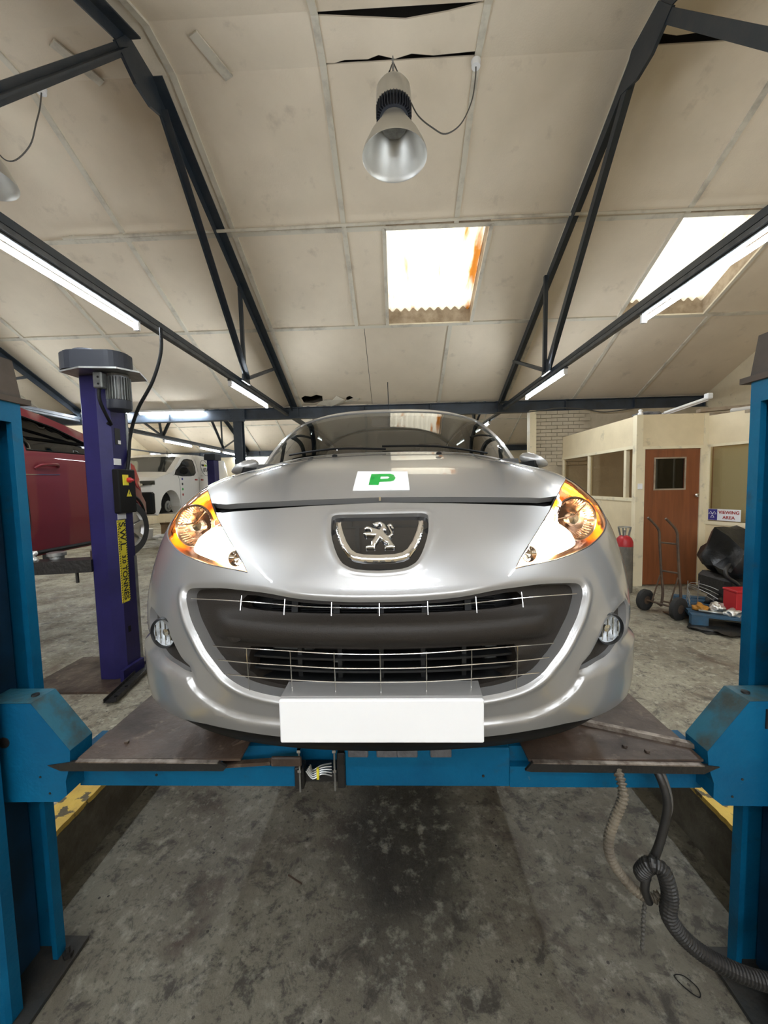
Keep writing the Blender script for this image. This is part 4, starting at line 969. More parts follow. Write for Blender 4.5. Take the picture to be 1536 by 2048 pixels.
MB().tube([(CX0+.005, CY0+1.95, CZ0+1.46), (CX0, CY0+2.05, CZ0+1.72)], .003, 6).build('aerial', M['black'], car)
MB().lathe([(.012, 0), (.008, .03), (0, .035)], (CX0+.005, CY0+1.94, CZ0+1.462), (0, .2, 1), 10).build('aerial_foot', M['black'], car, smooth=True)
# ---- sides: wings, doors in profile, arches
def xs(y, z):
    f = .858-.05*max(0, (z-.70)/.33)**1.6-.02*max(0, (.3-z)/.3)
    if y > 3.2: f -= .10*((y-3.2)/.8)**2
    if y < 1.5 and z > .7: f = min(f, .858-.018*(z-.7)/.3)
    return f
def arch(cy, cz, r, n=18, a0=-.1, a1=pi+.1): return [(cy+r*cos(a0+(a1-a0)*i/n), cz+r*sin(a0+(a1-a0)*i/n)) for i in range(n+1)]
fedge = [(surf(1.0, v)[1], surf(1.0, v)[2]) for v in (.1, .2, .4, .6, .8, .95, 1.0, 1.15, 1.3)]
top = [(surf(1.0, v)[1], surf(1.0, v)[2]) for v in (1.4, 1.7, 1.95)]+[(2.2, 1.01), (3.2, 1.03), (3.84, 1.0)]
SIDE = [(.52, .14)]+fedge+top+[(3.86, .6), (3.82, .22), (3.62, .2)]+[p for p in arch(3.30, .30, .335)]+[(2.9, .19), (1.2, .19)]+[p for p in arch(.83, .30, .335, a0=-.05)]
SIDE = [p for i, p in enumerate(SIDE) if i == 0 or math.hypot(p[0]-SIDE[i-1][0], p[1]-SIDE[i-1][1]) > .01]
def side_map(s):
    return (lambda y, z: Vector((CX0+s*xs(y, z), CY0+y, CZ0+z))), (lambda y, z: Vector((s, 0, .12)).normalized())
for s in (1, -1):
    mp, nn = side_map(s); skin('body_side', SIDE, M['silver'], car, mp, nn, [], .09, 0, .02)
    d0 = [(1.35, .22), (2.35, .21), (2.42, .6), (2.38, 1.0), (1.42, 1.0), (1.30, .6)]
    MB().tube([mp(*p)+Vector((s*.001, 0, 0)) for p in crom(d0, 3)], .004, 4, closed=True).build('door_gap', M['black'], car)
    MB().bar(mp(2.05, .78)+Vector((s*.02, 0, 0)), mp(2.25, .80)+Vector((s*.02, 0, 0)), .02, .03).build('door_handle', M['silver'], car)
    # side glass and pillars
    Es = [ghrow(t) for t in (.1, .5, 1, 1.3, 1.7, 2.0, 2.2)]; n = len(Es)
    U_ = [Vector((CX0+s*(e[2]+.004), CY0+e[3], CZ0+e[4]-.012)) for e in Es]; Lw = [Vector((CX0+s*.80, CY0+e[3], CZ0+1.012)) for e in Es]
    obj_from('side_window', U_+Lw, [(i, i+1, n+i+1, n+i) for i in range(n-1)], M['carglass'], car, smooth=True)
    MB().bar(U_[3]+Vector((0, .15, 0)), Lw[3]+Vector((0, .15, 0)), .012, .06, (1, 0, 0)).build('door_pillar', M['black'], car)
    obj_from('rear_quarter', [Vector((CX0+s*.62, CY0+3.25, CZ0+1.40)), Vector((CX0+s*.80, CY0+3.25, CZ0+1.01)), Vector((CX0+s*.78, CY0+3.83, CZ0+1.0)), Vector((CX0+s*.62, CY0+3.58, CZ0+1.32))], [(0, 1, 2, 3)], M['silver'], car)
    # mirrors
    bm = bmesh.new(); bmesh.ops.create_uvsphere(bm, u_segments=24, v_segments=14, radius=1)
    for v in bm.verts:
        x, y, z = v.co; y2 = y*.06 if y < 0 else y*.02; v.co = Vector((s*(.885+x*.085), 1.42+y2, 1.062-.022*x+z*.042*(1-.15*x)))
    me = bpy.data.meshes.new('door_mirror'); bm.to_mesh(me); bm.free(); me.materials.append(M['silver']); me.polygons.foreach_set('use_smooth', [True]*len(me.polygons))
    o = bpy.data.objects.new('door_mirror', me); COL.objects.link(o); o.parent = car; o.location = (CX0, CY0, CZ0)
    MB().bar((CX0+s*.80, CY0+1.42, CZ0+1.03), (CX0+s*.88, CY0+1.36, CZ0+1.04), .06, .04).build('mirror_arm', M['black'], car)
    # wheels
    for cy in (.83, 3.30):
        c = (CX0+s*.735, CY0+cy, CZ0+.305)
        ty = MB(); ty.lathe([(.20, -.09), (.27, -.095), (.298, -.08), (.305, -.04), (.305, .04), (.298, .08), (.27, .095), (.20, .09)], c, (s, 0, 0), 36, cap=False); t_ = ty.build('tyre', M['rubber'], car, smooth=True)
        rm = MB(); rm.lathe([(.205, .085), (.19, .06), (.05, .055), (.0, .07)], c, (s, 0, 0), 30, cap=False)
        for k in range(7): 
            a = 2*pi*k/7; rm.bar(Vector(c)+Vector((s*.075, .04*cos(a), .04*sin(a))), Vector(c)+Vector((s*.085, .195*cos(a), .195*sin(a))), .03, .02, (s, 0, 0))
        rm.build('wheel_rim', M['alloy'], t_, smooth=True)
# ---- interior
def lb(name, a, b, m, c=.0): return MB().box((CX0+a[0], CY0+a[1], CZ0+a[2]), (CX0+b[0], CY0+b[1], CZ0+b[2]), c).build(name, m, car)
lb('cabin_floor', (-.72, 1.0, .20), (.72, 3.8, .24), M['inter'])
db = MB(); db.prism([(CY0+1.02, CZ0+.8), (CY0+1.12, CZ0+1.06), (CY0+1.45, CZ0+1.045), (CY0+1.62, CZ0+.98), (CY0+1.60, CZ0+.6), (CY0+1.2, CZ0+.6)], 'X', CX0-.70, CX0+.70); db.build('dashboard', M['inter'], car)
for x in (-.36, .36):
    st = MB(); st.prism([(CY0+2.35, CZ0+.45), (CY0+2.48, CZ0+.46), (CY0+2.68, CZ0+1.10), (CY0+2.56, CZ0+1.13)], 'X', CX0+x-.24, CX0+x+.24); st.box((CX0+x-.24, CY0+1.95, CZ0+.36), (CX0+x+.24, CY0+2.42, CZ0+.50), .04); st.build('front_seat', M['fabric'], car)
    MB().box((CX0+x-.13, CY0+2.60, CZ0+1.14), (CX0+x+.13, CY0+2.70, CZ0+1.31), .04).build('headrest', M['fabric'], car)
    MB().box((CX0+x-.12, CY0+3.30, CZ0+1.0), (CX0+x+.12, CY0+3.38, CZ0+1.14), .03).build('headrest', M['fabric'], car)
lb('rear_seat', (-.6, 3.2, .4), (.6, 3.35, 1.0), M['fabric'], .04)
sw_ = MB(); c = Vector((CX0-.36, CY0+1.78, CZ0+.98)); ax = Vector((0, 1, .45)).normalized(); u = Vector((1, 0, 0)); w = ax.cross(u)
sw_.tube([c+u*(.18*cos(a))+w*(.18*sin(a)) for a in np.linspace(0, 2*pi, 33)[:-1]], .013, 8, closed=True); sw_.bar(c-u*.17, c+u*.17, .03, .05, ax); sw_.build('steering_wheel', M['black'], car, smooth=True)
mr_ = GH(0, .88)+Vector((0, .04, -.05)); MB().box((mr_.x-.11, mr_.y, mr_.z-.03), (mr_.x+.11, mr_.y+.02, mr_.z+.03), .01).build('rear_view_mirror', M['black'], car)
world_children(car)
for o in list(COL.objects):
    if o.name.startswith('door_mirror'): o.matrix_parent_inverse = Matrix.Translation(-car.location)
# ---- probationary plate lying on the bonnet
PP = empty('probationary_plate', SF(0, 1.2), 'white square plate with a green letter P on the silver bonnet', 'sign')
skin('white_sheet', [(-.0868, 1.080), (.0905, 1.075), (.0905, 1.318), (-.0868, 1.340)], M['white'], PP, SF, SN, [], .02, -.0025, .002)
skin('letter_p', [(-.0353, 1.2825), (.029, 1.2798), (.0411, 1.266), (.0476, 1.2185), (.0424, 1.1864), (.0309, 1.1744), (-.0052, 1.1718), (-.0076, 1.1347), (-.0391, 1.1372)], M['green'], PP, SF, SN, [[(-.0024, 1.2448), (.0223, 1.2446), (.0283, 1.2273), (.0225, 1.2104), (-.0034, 1.2072)]], .02, -.0035, .001)
world_children(PP)
# ================================================================ FOUR-POST LIFT under the silver car
RZ = .62
lift = empty('four_post_lift', (-.05, 3.1, -.30), 'blue four-post car lift carrying the silver car', 'car lift')
def wc(): world_children(lift)
def column(sx, y0, near=True):
    """C-section column open towards the bay; sx=-1 left, +1 right; y0 = centre"""
    xi = -1.365 if sx < 0 else 1.222; xo = xi+sx*.255; t = .006; z0, z1 = -.28, 1.875
    m = MB(); ya, yb = y0-.125, y0+.115; la, lb = y0-.075, y0+.065
    # section outline (x,y) of the folded sheet, outside then inside
    e = .012
    sec = [(xi, la), (xi, ya+e), (xi+sx*e, ya), (xo, ya), (xo, yb), (xi+sx*e, yb), (xi, yb-e), (xi, lb), (xi+sx*.02, lb), (xi+sx*.02, lb+t), (xi+sx*t, lb+t), (xi+sx*t, yb-e), (xi+sx*e, yb-t), (xo-sx*t, yb-t), (xo-sx*t, ya+t), (xi+sx*e, ya+t), (xi+sx*t, ya+e), (xi+sx*t, la-t), (xi+sx*.02, la-t), (xi+sx*.02, la)]
    m.prism(sec, 'Z', z0, z1); c = m.build('column', M['blue'], lift)
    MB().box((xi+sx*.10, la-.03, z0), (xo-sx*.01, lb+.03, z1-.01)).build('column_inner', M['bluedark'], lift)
    MB().box((xi+sx*.0, la, z1-.07), (xi+sx*.006, lb, z1)).build('column_head', M['blue'], lift)
    k = MB(); k.prism([(min(xi-sx*.012, xo+sx*.03), z1), (max(xi-sx*.012, xo+sx*.03), z1), (max(xi-sx*.012, xo+sx*.03), z1+.02), (min(xi-sx*.012, xo+sx*.03), z1+.02)], 'Y', ya-.02, yb+.02)
    k.prism([(xi+sx*.006, z1+.02), (xo+sx*.02, z1+.02), (xo-sx*.02, z1+.16), (xi+sx*.028, z1+.16)], 'Y', ya-.0, yb+.0); k.build('column_cap', M['capbrown'], lift)
    b = MB(); b.box((xi-sx*.055, ya-.12, -.30), (xo+sx*.06, yb+.035, -.284)); b.build('base_plate', M['baseplate'], lift)
    for dx, dy in ((-.03, .08), (-.03, -.16)):
        MB().lathe([(.018, 0), (.018, .016), (.008, .016), (.008, .04)], (xi+sx*dx, y0+dy, -.28), (0, 0, 1), 6).build('anchor_bolt', M['blackmetal'], lift)
    # end block riding in the column
    xa = -1.277 if sx < 0 else 1.133; xb = -1.150 if sx < 0 else 1.006; xt = -1.174 if sx < 0 else 1.030
    P = [(xi+sx*.09, .825), (xa, .825), (xb, .655), (xb+sx*.005, .600), (xt, .545), (xt, .492), (xt+sx*.03, .468), (xi+sx*.09, .465)]
    y_a, y_b = (y0-.040, y0+.058)
    MB().prism(P, 'Y', y_a, y_b).build('end_block', M['blue'], lift)
    MB().add([(xi+sx*.085, y_a-.001, .827), (xa, y_a-.001, .827), (xa, y_b, .827), (xi+sx*.085, y_b, .827)], [(0, 1, 2, 3)]).build('greasy_top', M['bluedirty'], lift)
    MB().add([(xa, y_a, .8265), (xb, y_a, .6565), (xb, y_b, .6565), (xa, y_b, .8265)], [(0, 1, 2, 3)]).build('greasy_slope', M['bluedirty'], lift)
    MB().lathe([(.019, -.002), (.019, .003), (0, .003)], ((-1.383 if sx < 0 else 1.238), y_a, .685), (0, -1, 0), 24).build('pin_head', M['blackmetal'], lift)
    MB().lathe([(.012, 0), (.012, .006), (0, .006)], (xa-sx*-.03, y_a+.05, .827), (0, 0, 1), 12).build('grease_cap', M['blackmetal'], lift)
    for dx, dz in ((.0, .50), (.03, .56)):
        MB().lathe([(.004, 0), (.004, .002), (0, .002)], (xt+sx*(.06+dx), y_a, dz), (0, -1, 0), 8).build('bolt_hole', M['blackmetal'], lift)
    if sx > 0 and near: MB().box((1.185, y_a-.004, .735), (1.28, y_a, .80)).build('worn_patch', M['blackmetal'], lift)
for y in (1.28, 5.25):
    for s in (-1, 1): column(s, y, y < 3)
# cross beams
for y in (1.315, 5.25):
    m = MB(); y1 = y+.12
    m.box((-1.19, y, .468), (-.385, y1, .545)); m.box((-.205, y, .468), (.385, y1, .612), .004); m.box((.385, y, .468), (1.05, y1, .545))
    m.box((-1.19, y+.03, .545), (-.385, y1-.0, .60)); m.box((.385, y+.03, .545), (1.05, y1, .60))
    m.box((-.385, y+.10, .468), (-.205, y1, .60)); m.build('cross_beam', M['blue'], lift)
    if y < 3:
        for x in (-.155, -.052, .020, .140):
            w = .037 if x > -.1 else .036
            MB().box((x-w, y-.012, .585), (x+w, y+.05, .618), .003).build('rubber_pad', M['pad'], lift)
        MB().box((-.385, y+.02, .47), (-.205, y+.09, .50)).build('latch_tray', M['blackmetal'], lift)
        lt = MB(); lt.bar((-.64, y-.03, .572), (-.46, y-.035, .588), .012, .022, (0, 1, 0)); lt.box((-.46, y-.042, .572), (-.352, y-.028, .606), .004); lt.build('latch_bar', M['rust'], lift)
        for x, z0, z1 in ((-.362, .47, .625), (-.237, .475, .625)):
            MB().cyl((x, y-.028, z0), (x, y-.028, z1), .0035, 8).build('latch_rod', M['galv'], lift)
            for z in (.618, .545): MB().box((x-.006, y-.034, z), (x+.006, y-.022, z+.01)).build('latch_clip', M['chrome'], lift)
        MB().box((-.385, y-.018, .468), (-.352, y+.03, .55), .004).build('latch_block', M['blackmetal'], lift)
        MB().box((-.232, y-.012, .468), (-.203, y+.03, .60), .004).build('latch_block', M['blackmetal'], lift)
        cb = MB()
        for k in range(5): cb.tube(crom([(-.345+.004*k, y-.005, .53+.006*k), (-.32, y-.01, .505+.008*k), (-.29, y, .515+.008*k), (-.255, y+.01, .50+.012*k)], 4, False), .003, 5)
        cb.build('cable_bundle', M['galv'], lift, smooth=True); MB().box((-.305, y-.015, .505), (-.297, y-.005, .545)).build('cable_tie', M['lyellow'], lift)
        for x in (.29, -.9): MB().lathe([(.005, 0), (.005, .002)], (x, y, .51), (0, -1, 0), 8).build('bolt_hole', M['blackmetal'], lift)
# runways with folded stop plates
for i, (x0, x1) in enumerate(((-1.135, -.555), (.425, 1.0))):
    MB().box((x0, 1.40, RZ-.006), (x1, 5.55, RZ)).build('runway', M['rust'], lift)
    rw_ = MB(); rw_.box((x0, 1.40, RZ-.10), (x0+.02, 5.55, RZ-.006)); rw_.box((x1-.02, 1.40, RZ-.10), (x1, 5.55, RZ-.006)); rw_.build('runway_flange', M['blackmetal'], lift)
    e0, e1 = (x0, x0+.62) if i == 0 else (x0-.06, x1)
    MB().add([(x0+.002, 1.248, RZ+.002), (x1-.0, 1.248, RZ+.002), (x1+.0, 1.405, RZ+.004), (x0-.0, 1.405, RZ+.004), (x0+.002, 1.248, RZ-.006), (x1-.0, 1.248, RZ-.006), (x1, 1.405, RZ-.002), (x0, 1.405, RZ-.002)], [(0, 1, 2, 3), (7, 6, 5, 4), (0, 4, 5, 1), (1, 5, 6, 2), (2, 6, 7, 3), (3, 7, 4, 0)]).build('ramp_plate', M['rust'], lift)
    if i == 0: lipP = [(-1.232, .604), (-1.126, .620), (-.628, .617), (-.60, .600), (-.612, .586), (-1.185, .584)]
    else: lipP = [(.413, .590), (.437, .620), (.99, .611), (1.045, .604), (.995, .580), (.432, .586)]
    MB().prism(lipP, 'Y', 1.236, 1.246).build('folded_lip', M['blackmetal'], lift)
    MB().bar((lipP[1][0], 1.238, lipP[1][1]+.001), (lipP[2][0], 1.238, lipP[2][1]+.001), .016, .004).build('worn_edge', M['edge'], lift)
    for x, y in ((x0+.12, 1.33),) if i == 0 else ((.78, 1.31), (.84, 1.285)):
        MB().lathe([(.009, 0), (.008, .005), (0, .006)], (x, y, RZ+.004), (0, 0, 1), 10).build('rivet', M['rust'], lift)
MB().bar((.62, 1.47, RZ+.012), (1.03, 1.30, RZ+.010), .02, .016).build('angle_bar', M['edge'], lift)
MB().bar((-.645, 1.30, RZ-.02), (-.55, 1.36, RZ+.02), .02, .02).build('bracket', M['rust'], lift)
wc()
# ---- hoses hanging from the right runway
def ribbed(name, pts, r, amp, pitch, m, label, cat='hose', flat=1):
    P = crom(pts, 24, False); L = [0]
    for i in range(1, len(P)): L.append(L[-1]+(Vector(P[i])-Vector(P[i-1])).length)
    N = int(L[-1]/(pitch/4)); Q = []
    for k in range(N+1):
        s = L[-1]*k/N; i = min(np.searchsorted(L, s), len(P)-1); i = max(i, 1); t = (s-L[i-1])/max(L[i]-L[i-1], 1e-9); Q.append(Vector(P[i-1]).lerp(Vector(P[i]), t))
    return tag(MB().tube(Q, r, 12, rf=lambda i: r+(amp if i % 4 in (1, 2) else -amp)).build(name, m, smooth=False), label, cat)
ribbed('ribbed_hose', [(.722, 1.27, .60), (.716, 1.215, .565), (.712, 1.20, .525), (.690, 1.2, .462), (.672, 1.2, .40), (.670, 1.2, .350), (.685, 1.2, .304), (.720, 1.2, .25), (.765, 1.195, .205), (.805, 1.19, .19), (.832, 1.19, .205)], .0135, .0026, .0125, M['hosepale'], 'pale ribbed hose curving down from the right runway to the knot')
tag(MB().tube(crom([(.838, 1.29, .59), (.853, 1.25, .575), (.866, 1.22, .50), (.850, 1.21, .41), (.818, 1.2, .325), (.790, 1.19, .28), (.776, 1.18, .235), (.790, 1.18, .19)], 8, False), .0125, 12).build('rubber_hose', M['hoseblack'], smooth=True), 'smooth black rubber hose hanging straight from the right runway into the knot', 'hose')
tag(MB().tube(crom([(.862, 1.30, .59), (.878, 1.26, .56), (.887, 1.235, .48), (.868, 1.235, .395), (.833, 1.225, .315), (.80, 1.215, .285)], 8, False), .009, 10).build('rubber_hose', M['cable'], smooth=True), 'thinner grey hose hanging just right of the black one', 'hose')
ribbed('thick_ribbed_hose', [(.792, 1.215, .245), (.772, 1.19, .285), (.785, 1.165, .335), (.812, 1.15, .325), (.826, 1.14, .26), (.822, 1.135, .195), (.870, 1.13, .125), (.945, 1.12, .070), (1.04, 1.10, .042), (1.15, 1.08, .036), (1.35, 1.05, .03), (1.5, 1.0, -.1), (1.52, .9, -.27)], .0225, .0018, .010, M['hoseblack'], 'thick black ribbed hose looping from the knot to the right lift column')
ribbed('frayed_cord', [(.793, 1.215, .20), (.79, 1.20, .165), (.787, 1.20, .115), (.788, 1.20, .06), (.784, 1.20, -.005)], .0055, .0012, .016, M['cable'], 'short frayed grey cord hanging below the hose knot', 'cord')
tag(MB().tube(crom([(1.0, 1.345, -.296), (1.035, 1.345, -.296), (1.06, 1.31, -.296), (1.045, 1.285, -.296), (1.015, 1.31, -.296)], 6), .0018, 6, closed=True).build('wire_loop', M['black'], smooth=True), 'small loop of black wire lying on the floor at lower right', 'wire')
nl = MB(); nl.bar((-.553, 1.70, -.297), (-.478, 1.66, -.297), .006, .005); tag(nl.build('nail', M['rust']), 'bent nail lying on the sunken floor left of centre', 'nail')
# ================================================================ PURPLE TWO-POST LIFT COLUMN
pp = empty('two_post_lift_column', (-2.35, 3.16, 0), 'violet blue lift column with a motor on top beside the red car', 'car lift')
PX0, PX1, PY0, PY1, PZ = -2.46, -2.25, 2.97, 3.20, 2.455
m = MB(); sec = [(PX0, PY0+.02), (PX0+.02, PY0), (PX1-.07, PY0), (PX1, PY0+.05), (PX1, PY1), (PX0, PY1)]
m.prism(sec, 'Z', .02, PZ); m.build('column', M['purple'], pp)
MB().box((PX1-.002, PY1-.02, .05), (PX1+.008, PY1+.004, 1.0)).build('edge_strip', M['galv'], pp)
MB().box((PX1-.002, PY1-.02, 1.45), (PX1+.008, PY1+.004, 2.2)).build('edge_strip', M['galv'], pp)
MB().box((-2.95, 2.78, 0), (-2.15, 3.40, .018)).build('base_plate', M['rust'], pp)
cn = MB(); cn.bar((-2.11, 2.63, .022), (-2.23, 3.36, .022), .085, .006); cn.bar((-2.15, 2.62, .035), (-2.27, 3.35, .035), .006, .03); cn.bar((-2.07, 2.64, .035), (-2.19, 3.37, .035), .006, .03); cn.build('base_channel', M['blackmetal'], pp)
for t in (.1, .3): q = Vector((-2.11, 2.63, .026)).lerp(Vector((-2.23, 3.36, .026)), t); MB().lathe([(.012, 0), (.012, .003), (0, .003)], q, (0, 0, 1), 12).build('bolt_hole', M['black'], pp)
MB().bar((-2.235, 2.93, .06), (-2.235, 3.18, .06), .03, .10).build('foot_gusset', M['purple'], pp)
# belt cover and motor
bc = MB(); o = [(-2.40+.16*cos(a), 2.98+.14*sin(a)) for a in np.linspace(pi/2, 3*pi/2, 12)]+[(-2.16+.11*cos(a), 2.99+.12*sin(a)) for a in np.linspace(-pi/2, pi/2, 12)]
bc.prism(o, 'Z', 2.475, 2.60); bc.prism([((x+2.3)*.93-2.3, (y-2.98)*.93+2.98) for x, y in o], 'Z', 2.60, 2.612); bc.build('belt_cover', M['capgrey'], pp)
MB().lathe([(.13, 2.612), (.11, 2.632), (.0, 2.634)], (-2.36, 2.99, 0), n=24).build('cover_boss', M['capgrey'], pp, smooth=True)
MB().prism([(-2.52, 2.88), (-2.30, 2.80), (-2.05, 2.84), (-1.96, 2.97), (-2.05, 3.20), (-2.5, 3.22)], 'Z', 2.458, 2.470).build('motor_plate', M['galv'], pp)
mc = (-2.155, 3.0, 0); mo = MB(); mo.lathe([(.05, 2.25), (.068, 2.25), (.068, 2.44), (.075, 2.455)], mc, n=24)
for k in range(26):
    a = 2*pi*k/26; mo.bar((mc[0]+.075*cos(a), mc[1]+.075*sin(a), 2.26), (mc[0]+.075*cos(a), mc[1]+.075*sin(a), 2.43), .005, .022, (cos(a), sin(a), 0))
mo.build('motor_body', M['motor'], pp)
MB().lathe([(.06, 2.175), (.082, 2.19), (.086, 2.21), (.086, 2.255), (.07, 2.26)], mc, n=28).build('fan_cowl', M['capgrey'], pp, smooth=True)
MB().box((-2.26, 2.87, 2.33), (-2.19, 2.93, 2.45), .008).build('terminal_box', M['motor'], pp)
for z in (2.36, 2.41): MB().lathe([(.008, 0), (.008, .003)], (-2.215, 2.87, z), (0, -1, 0), 10).build('gland', M['black'], pp)
MB().tube(crom([(-2.235, 2.90, 2.33), (-2.235, 2.90, 2.24), (-2.225, 2.95, 2.13), (-2.235, 3.0, 2.08), (-2.25, 2.98, 2.09)], 5, False), .012, 8).build('motor_cable', M['black'], pp, smooth=True)
# control box, labels on the +X face
def onx(name, y0, y1, z0, z1, m, t=.003, c=0.): return MB().box((PX1, y0, z0), (PX1+t, y1, z1), c).build(name, m, pp)
onx('control_box', 2.985, 3.185, 1.375, 1.73, M['black'], .055, .008)
onx('switch_plate', 3.03, 3.09, 1.60, 1.685, M['lyellow'], .062); q = MB(); q.lathe([(.02, 0), (.022, .02), (.012, .03), (.01, .045)], (PX1+.062, 3.085, 1.642), (1, 0, 0), 16); q.build('rotary_switch', M['redp'], pp, smooth=True)
wt = MB(); wt.prism([(3.065, 1.508), (3.125, 1.508), (3.095, 1.565)], 'X', PX1+.055, PX1+.0575); wt.build('warning_triangle', M['lyellow'], pp)
wb_ = MB(); wb_.prism([(3.097, 1.553), (3.086, 1.533), (3.094, 1.533), (3.090, 1.515), (3.103, 1.539), (3.095, 1.539), (3.101, 1.553)], 'X', PX1+.0575, PX1+.0585); wb_.build('lightning_bolt', M['lblack'], pp)
onx('notice_label', 3.05, 3.11, 1.93, 2.06, M['lblack']); onx('notice_strip', 3.08, 3.11, 1.935, 1.965, M['white'], .004)
onx('white_label', 3.02, 3.10, 1.765, 1.815, M['white']); onx('white_label', 3.02, 3.115, 1.325, 1.370, M['white'])
MYX = Matrix(((0, 0, -1), (0, 1, 0), (1, 0, 0))).transposed().to_4x4()   # text running downwards, letters' tops to the far side
for z, s_, t_ in ((1.355, .011, 'SAFE WORKING'), (1.340, .011, 'LOAD')):
    mm = Matrix(((0, 1, 0), (0, 0, 1), (1, 0, 0))).transposed().to_4x4(); mm.translation = (PX1+.004, 3.068, z); text_mesh('small_print', t_, s_, M['lblack'], mm, pp, .0004) if t_ is None else None
ly0, ly1, lz0, lz1 = 3.008, 3.102, .64, 1.318
onx('swl_label', ly0, ly1, lz0, lz1, M['lyellow'])
hz = MB(); n = 34
for e0, e1 in ((ly0, ly0+.012), (ly1-.012, ly1)):
    for k in range(n):
        z = lz0+(lz1-lz0)*k/n; dz = (lz1-lz0)/n*.5
        hz.prism([(e0, z), (e1, z+dz*.5), (e1, z+dz*1.4), (e0, z+dz*.9)], 'X', PX1+.003, PX1+.0038)
hz.build('hazard_edge', M['lblack'], pp)
# glyphs read from top to bottom: text right = -Z, text up = +Y ; facing +X
mm0 = Matrix((Vector((0, 0, -1)), Vector((0, 1, 0)), Vector((1, 0, 0)))).transposed().to_4x4()
for t_, z, sz in (('S.W.L.', 1.185, .088), ('3.0', .995, .058), ('TONNES', .800, .072)):
    mm = mm0.copy(); mm.translation = (PX1+.0042, (ly0+ly1)/2, z); text_mesh('lettering', t_, sz, M['lblack'], mm, pp, .0005, bold=.0015)
onx('slot_hole', 3.055, 3.085, .38, .43, M['black'], .002)
# lift arm under the red car: part of the same lift
am = MB(); am.bar((-2.45, 3.02, .965), (-3.9, 2.7, .965), .16, .10); am.bar((-2.5, 3.12, .94), (-2.9, 3.6, .94), .12, .10); armo = am.build('lift_arm', M['blackmetal'], pp)
MB().lathe([(.05, 0), (.05, .02), (.065, .025), (.065, .05), (.05, .055)], (-2.78, 3.02, 1.015), (0, 0, 1), 24).build('arm_pad', M['galv'], armo, smooth=True)
MB().lathe([(.012, 0), (.012, .10)], (-2.56, 2.95, .83), n=10).build('locking_pin', M['blackmetal'], armo)
MB().tube(crom([(-2.0, 3.35, 2.95), (-2.03, 3.38, 2.75), (-2.10, 3.35, 2.50), (-2.2, 3.28, 2.25), (-2.24, 3.22, 2.02), (-2.235, 3.18, 1.85), (-2.215, 3.12, 1.72)], 6, False), .014, 8).build('supply_cable', M['black'], pp, smooth=True)
world_children(pp)
rag('red_cloth', (-3.06, 2.90, 1.015), (.055, .045, .05), M['redp'], 'small red cloth lying on the black lift arm', 'cloth', 21)
rag('metal_scrap', (-2.93, 2.92, 1.015), (.075, .05, .05), M['foil'], 'shiny metal scraps on the lift arm beside the red cloth', 'scrap', 22)

